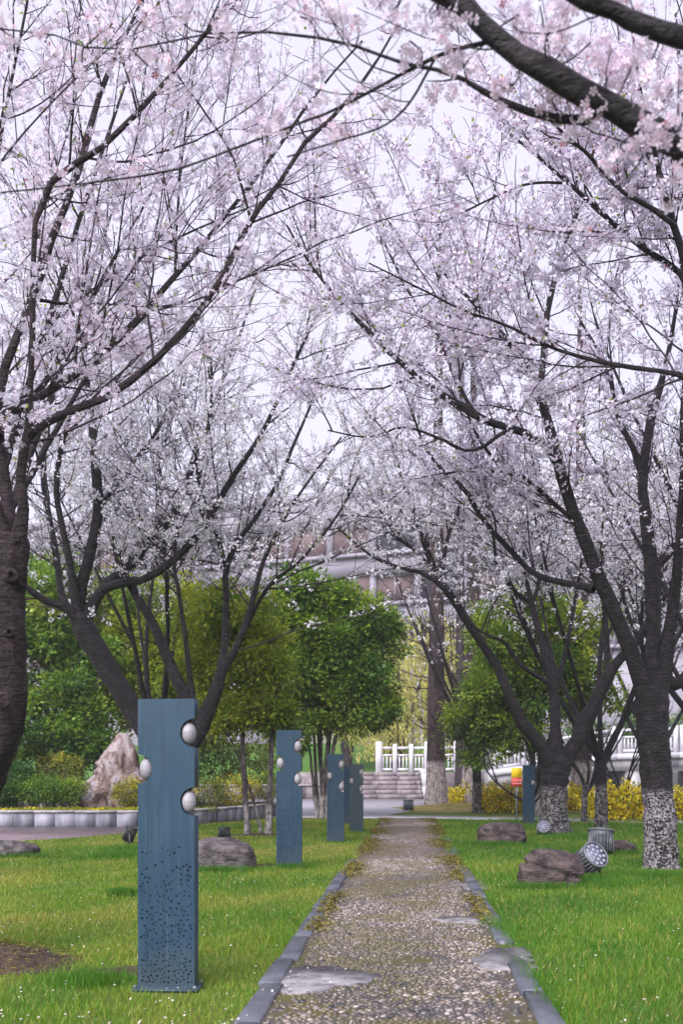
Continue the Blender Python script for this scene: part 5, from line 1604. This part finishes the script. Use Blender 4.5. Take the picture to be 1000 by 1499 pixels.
def blades(n, y0, y1, hmul, wmul):
    y = y0 + (y1 - y0) * rng.random(n)
    half = .36 * y + 1.3
    x = rng.uniform(-1, 1, n) * half
    ok = on_lawn(x, y); x, y = x[ok], y[ok]
    patch = vn(x, y, 1.1, 4); fine = vn(x, y, 4.5, 8)
    bare = (fine + .6 * patch > 1.05); ok = ~(bare & (rng.random(len(x)) < .6)); x, y, patch, fine = x[ok], y[ok], patch[ok], fine[ok]
    m = len(x)
    tall = np.clip(.55 + .35 * vn(x, y, 2.6, 12) + .25 * fine, .15, 1.3)
    right = smooth01(-.3, .3, path_uv(x, y)[1])
    h = (.018 + .028 * tall) * rng.uniform(.6, 1.35, m) * hmul * (1 + .25 * right)
    w = rng.uniform(.0022, .0042, m) * wmul
    a = rng.uniform(0, 6.28, m); lean = rng.uniform(.1, .75, m) * h; la = rng.uniform(0, 6.28, m)
    b0 = np.stack([x, y, np.full(m, -.002)], 1); sd_ = np.stack([np.cos(a), np.sin(a), np.zeros(m)], 1) * w[:, None]
    tip = b0 + np.stack([np.cos(la) * lean, np.sin(la) * lean, h], 1)
    V = np.stack([b0 - sd_, b0 + sd_, tip], 1)
    t = .46 + .24 * patch + .16 * fine + .13 * rng.normal(size=m) - .16 * right + .14 * (1 - right) * smooth01(6, 12, y)
    dry = rng.random(m) < .09 + .10 * np.clip(patch, 0, 1); t = np.where(dry, .95, t)
    parts_V.append(V.reshape(-1, 3)); parts_t.append(np.repeat(np.clip(t, 0, 1), 3))
blades(70000, 3.2, 6.2, 1.0, 1.0)
blades(110000, 6.2, 10.0, 1.0, 1.25)
blades(120000, 10.0, 16.0, 1.05, 1.9)
blades(90000, 16.0, 24.6, 1.1, 3.0)
# lush tufts
for (tx, ty, n_, rx, ry) in [(180, 1312, 1500, .16, .05), (172, 1255, 1800, .5, .3), (205, 1245, 1800, .6, .4), (130, 1440, 900, .25, .08),
                             (870, 1296, 1500, .6, .16), (800, 1302, 1100, .45, .06), (960, 1285, 1600, .5, .12), (720, 1238, 1000, .5, .1), (840, 1226, 2200, .7, .5), (430, 1272, 700, .3, .08), (735, 1365, 500, .08, .3), (800, 1460, 500, .06, .4),
                             (320, 1277, 900, .6, .05), (25, 1256, 800, .6, .06), (910, 1252, 700, .3, .06), (868, 1290, 900, .3, .06)]:
    g = G(tx, ty); m = n_
    x = g[0] + rng.normal(0, rx * .5, m); y = g[1] + rng.normal(0, ry, m)
    h = rng.uniform(.05, .11, m); w = rng.uniform(.002, .004, m) * max(1, g[1] / 7)
    a = rng.uniform(0, 6.28, m); la = rng.uniform(0, 6.28, m); lean = rng.uniform(.1, .6, m) * h
    b0 = np.stack([x, y, np.full(m, -.002)], 1); sd_ = np.stack([np.cos(a), np.sin(a), np.zeros(m)], 1) * w[:, None]
    tip = b0 + np.stack([np.cos(la) * lean, np.sin(la) * lean, h], 1)
    parts_V.append(np.stack([b0 - sd_, b0 + sd_, tip], 1).reshape(-1, 3)); parts_t.append(np.repeat(np.clip(.15 + .12 * rng.normal(size=m), 0, 1), 3))
GV = np.concatenate(parts_V); GT = np.concatenate(parts_t)
part('grass', GV, np.arange(len(GV)).reshape(-1, 3), M['grass'], tint=GT, kind='stuff', label='short green lawn grass on both sides of the path')

# petals fallen on the lawn and path
m = 5200
y = 4.2 + 14 * rng.random(m) ** 1.4; x = rng.uniform(-1, 1, m) * (.36 * y + .6)
left = (path_uv(x, y)[1] < 0) & (vn(x, y, 1.6, 15) > -.2)
ok = np.where(left, rng.random(m) < np.clip(.25 + .8 * vn(x, y, 2.2, 17), 0.05, 1), rng.random(m) < .18)
x, y = x[ok], y[ok]; m = len(x)
onp = np.abs(path_uv(x, y)[1]) < PW
C = np.stack([x, y, np.where(onp, .034, rng.uniform(.02, .05, m))], 1)
V, Fq = leaf_quads(C, unit(m, rng) * np.array([1, 1, .25]), unit(m, rng) * .4 + np.array([0, 0, 1.0]), rng.uniform(.010, .018, m), rng.uniform(.008, .014, m))
part('fallen_petals', V, Fq, M['fallen'], tint=np.repeat(rng.random(m), 4), kind='stuff', label='pale petals scattered over the lawn and path')

# moss and dry litter along the far path edges
m = 26000
u = 7 + 17.5 * rng.random(m); sd2 = np.where(rng.random(m) < .5, -1, 1)
v = sd2 * (PW - .05 - np.abs(rng.normal(0, .16, m)) * (.4 + .6 * smooth01(8, 14, u)))
p = PA(u, v); ok = vn(p[:, 0], p[:, 1], 1.8, 6) + .4 * rng.random(m) > .1; p = p[ok]; m = len(p)
p[:, 2] = rng.uniform(.016, .034, m)
V, Fq = leaf_quads(p, unit(m, rng) * np.array([1, 1, .5]) + np.array([0, 0, .15]), unit(m, rng) * .5 + np.array([0, 0, 1.0]), rng.uniform(.015, .04, m), rng.uniform(.012, .025, m))
part('moss', V, Fq, M['moss'], path_root, tint=np.repeat(rng.random(m), 4), kind='stuff')

# dry needles on the soil mound
m = 1500
a = rng.uniform(0, 6.28, m); q = np.sqrt(rng.random(m)) * .72
x = P(-38, 1402, 6.2)[0] + np.cos(a) * q; y = 6.05 + np.sin(a) * q * .8
V, Fq = leaf_quads(np.stack([x, y, .02 + .125 * (1 - smooth01(0, 1, q / .8))], 1), unit(m, rng) * np.array([1, 1, .3]), unit(m, rng), rng.uniform(.02, .06, m), rng.uniform(.003, .007, m))
part('dry_litter', V, Fq, M['moss'], tint=np.repeat(rng.random(m), 4), kind='stuff', label='dry brown litter on the soil mound')

# ================================================================== haze
hz = bpy.data.materials.new('haze'); hz.use_nodes = True
hn = hz.node_tree; hn.nodes.clear()
ho = hn.nodes.new('ShaderNodeOutputMaterial'); hv = hn.nodes.new('ShaderNodeVolumePrincipled')
hv.inputs['Density'].default_value = .0008
hv.inputs['Color'].default_value = (.95, .94, 1.0, 1)
hv.inputs['Anisotropy'].default_value = 0.0
hn.links.new(hv.outputs[0], ho.inputs['Volume'])
MB().box((0, 180, 12.6), (640, 520, 27.2)).build('haze', hz, kind='stuff', label='pale misty air over the park')
print('TREES', TREE_STATS)
print('TRIS', sum(sum(len(p.vertices) - 2 for p in o.data.polygons) if len(o.data.polygons) < 2000 else int(len(o.data.loops) - 2 * len(o.data.polygons)) for o in SC.objects if o.type == 'MESH'), 'OBJECTS', len(SC.objects))
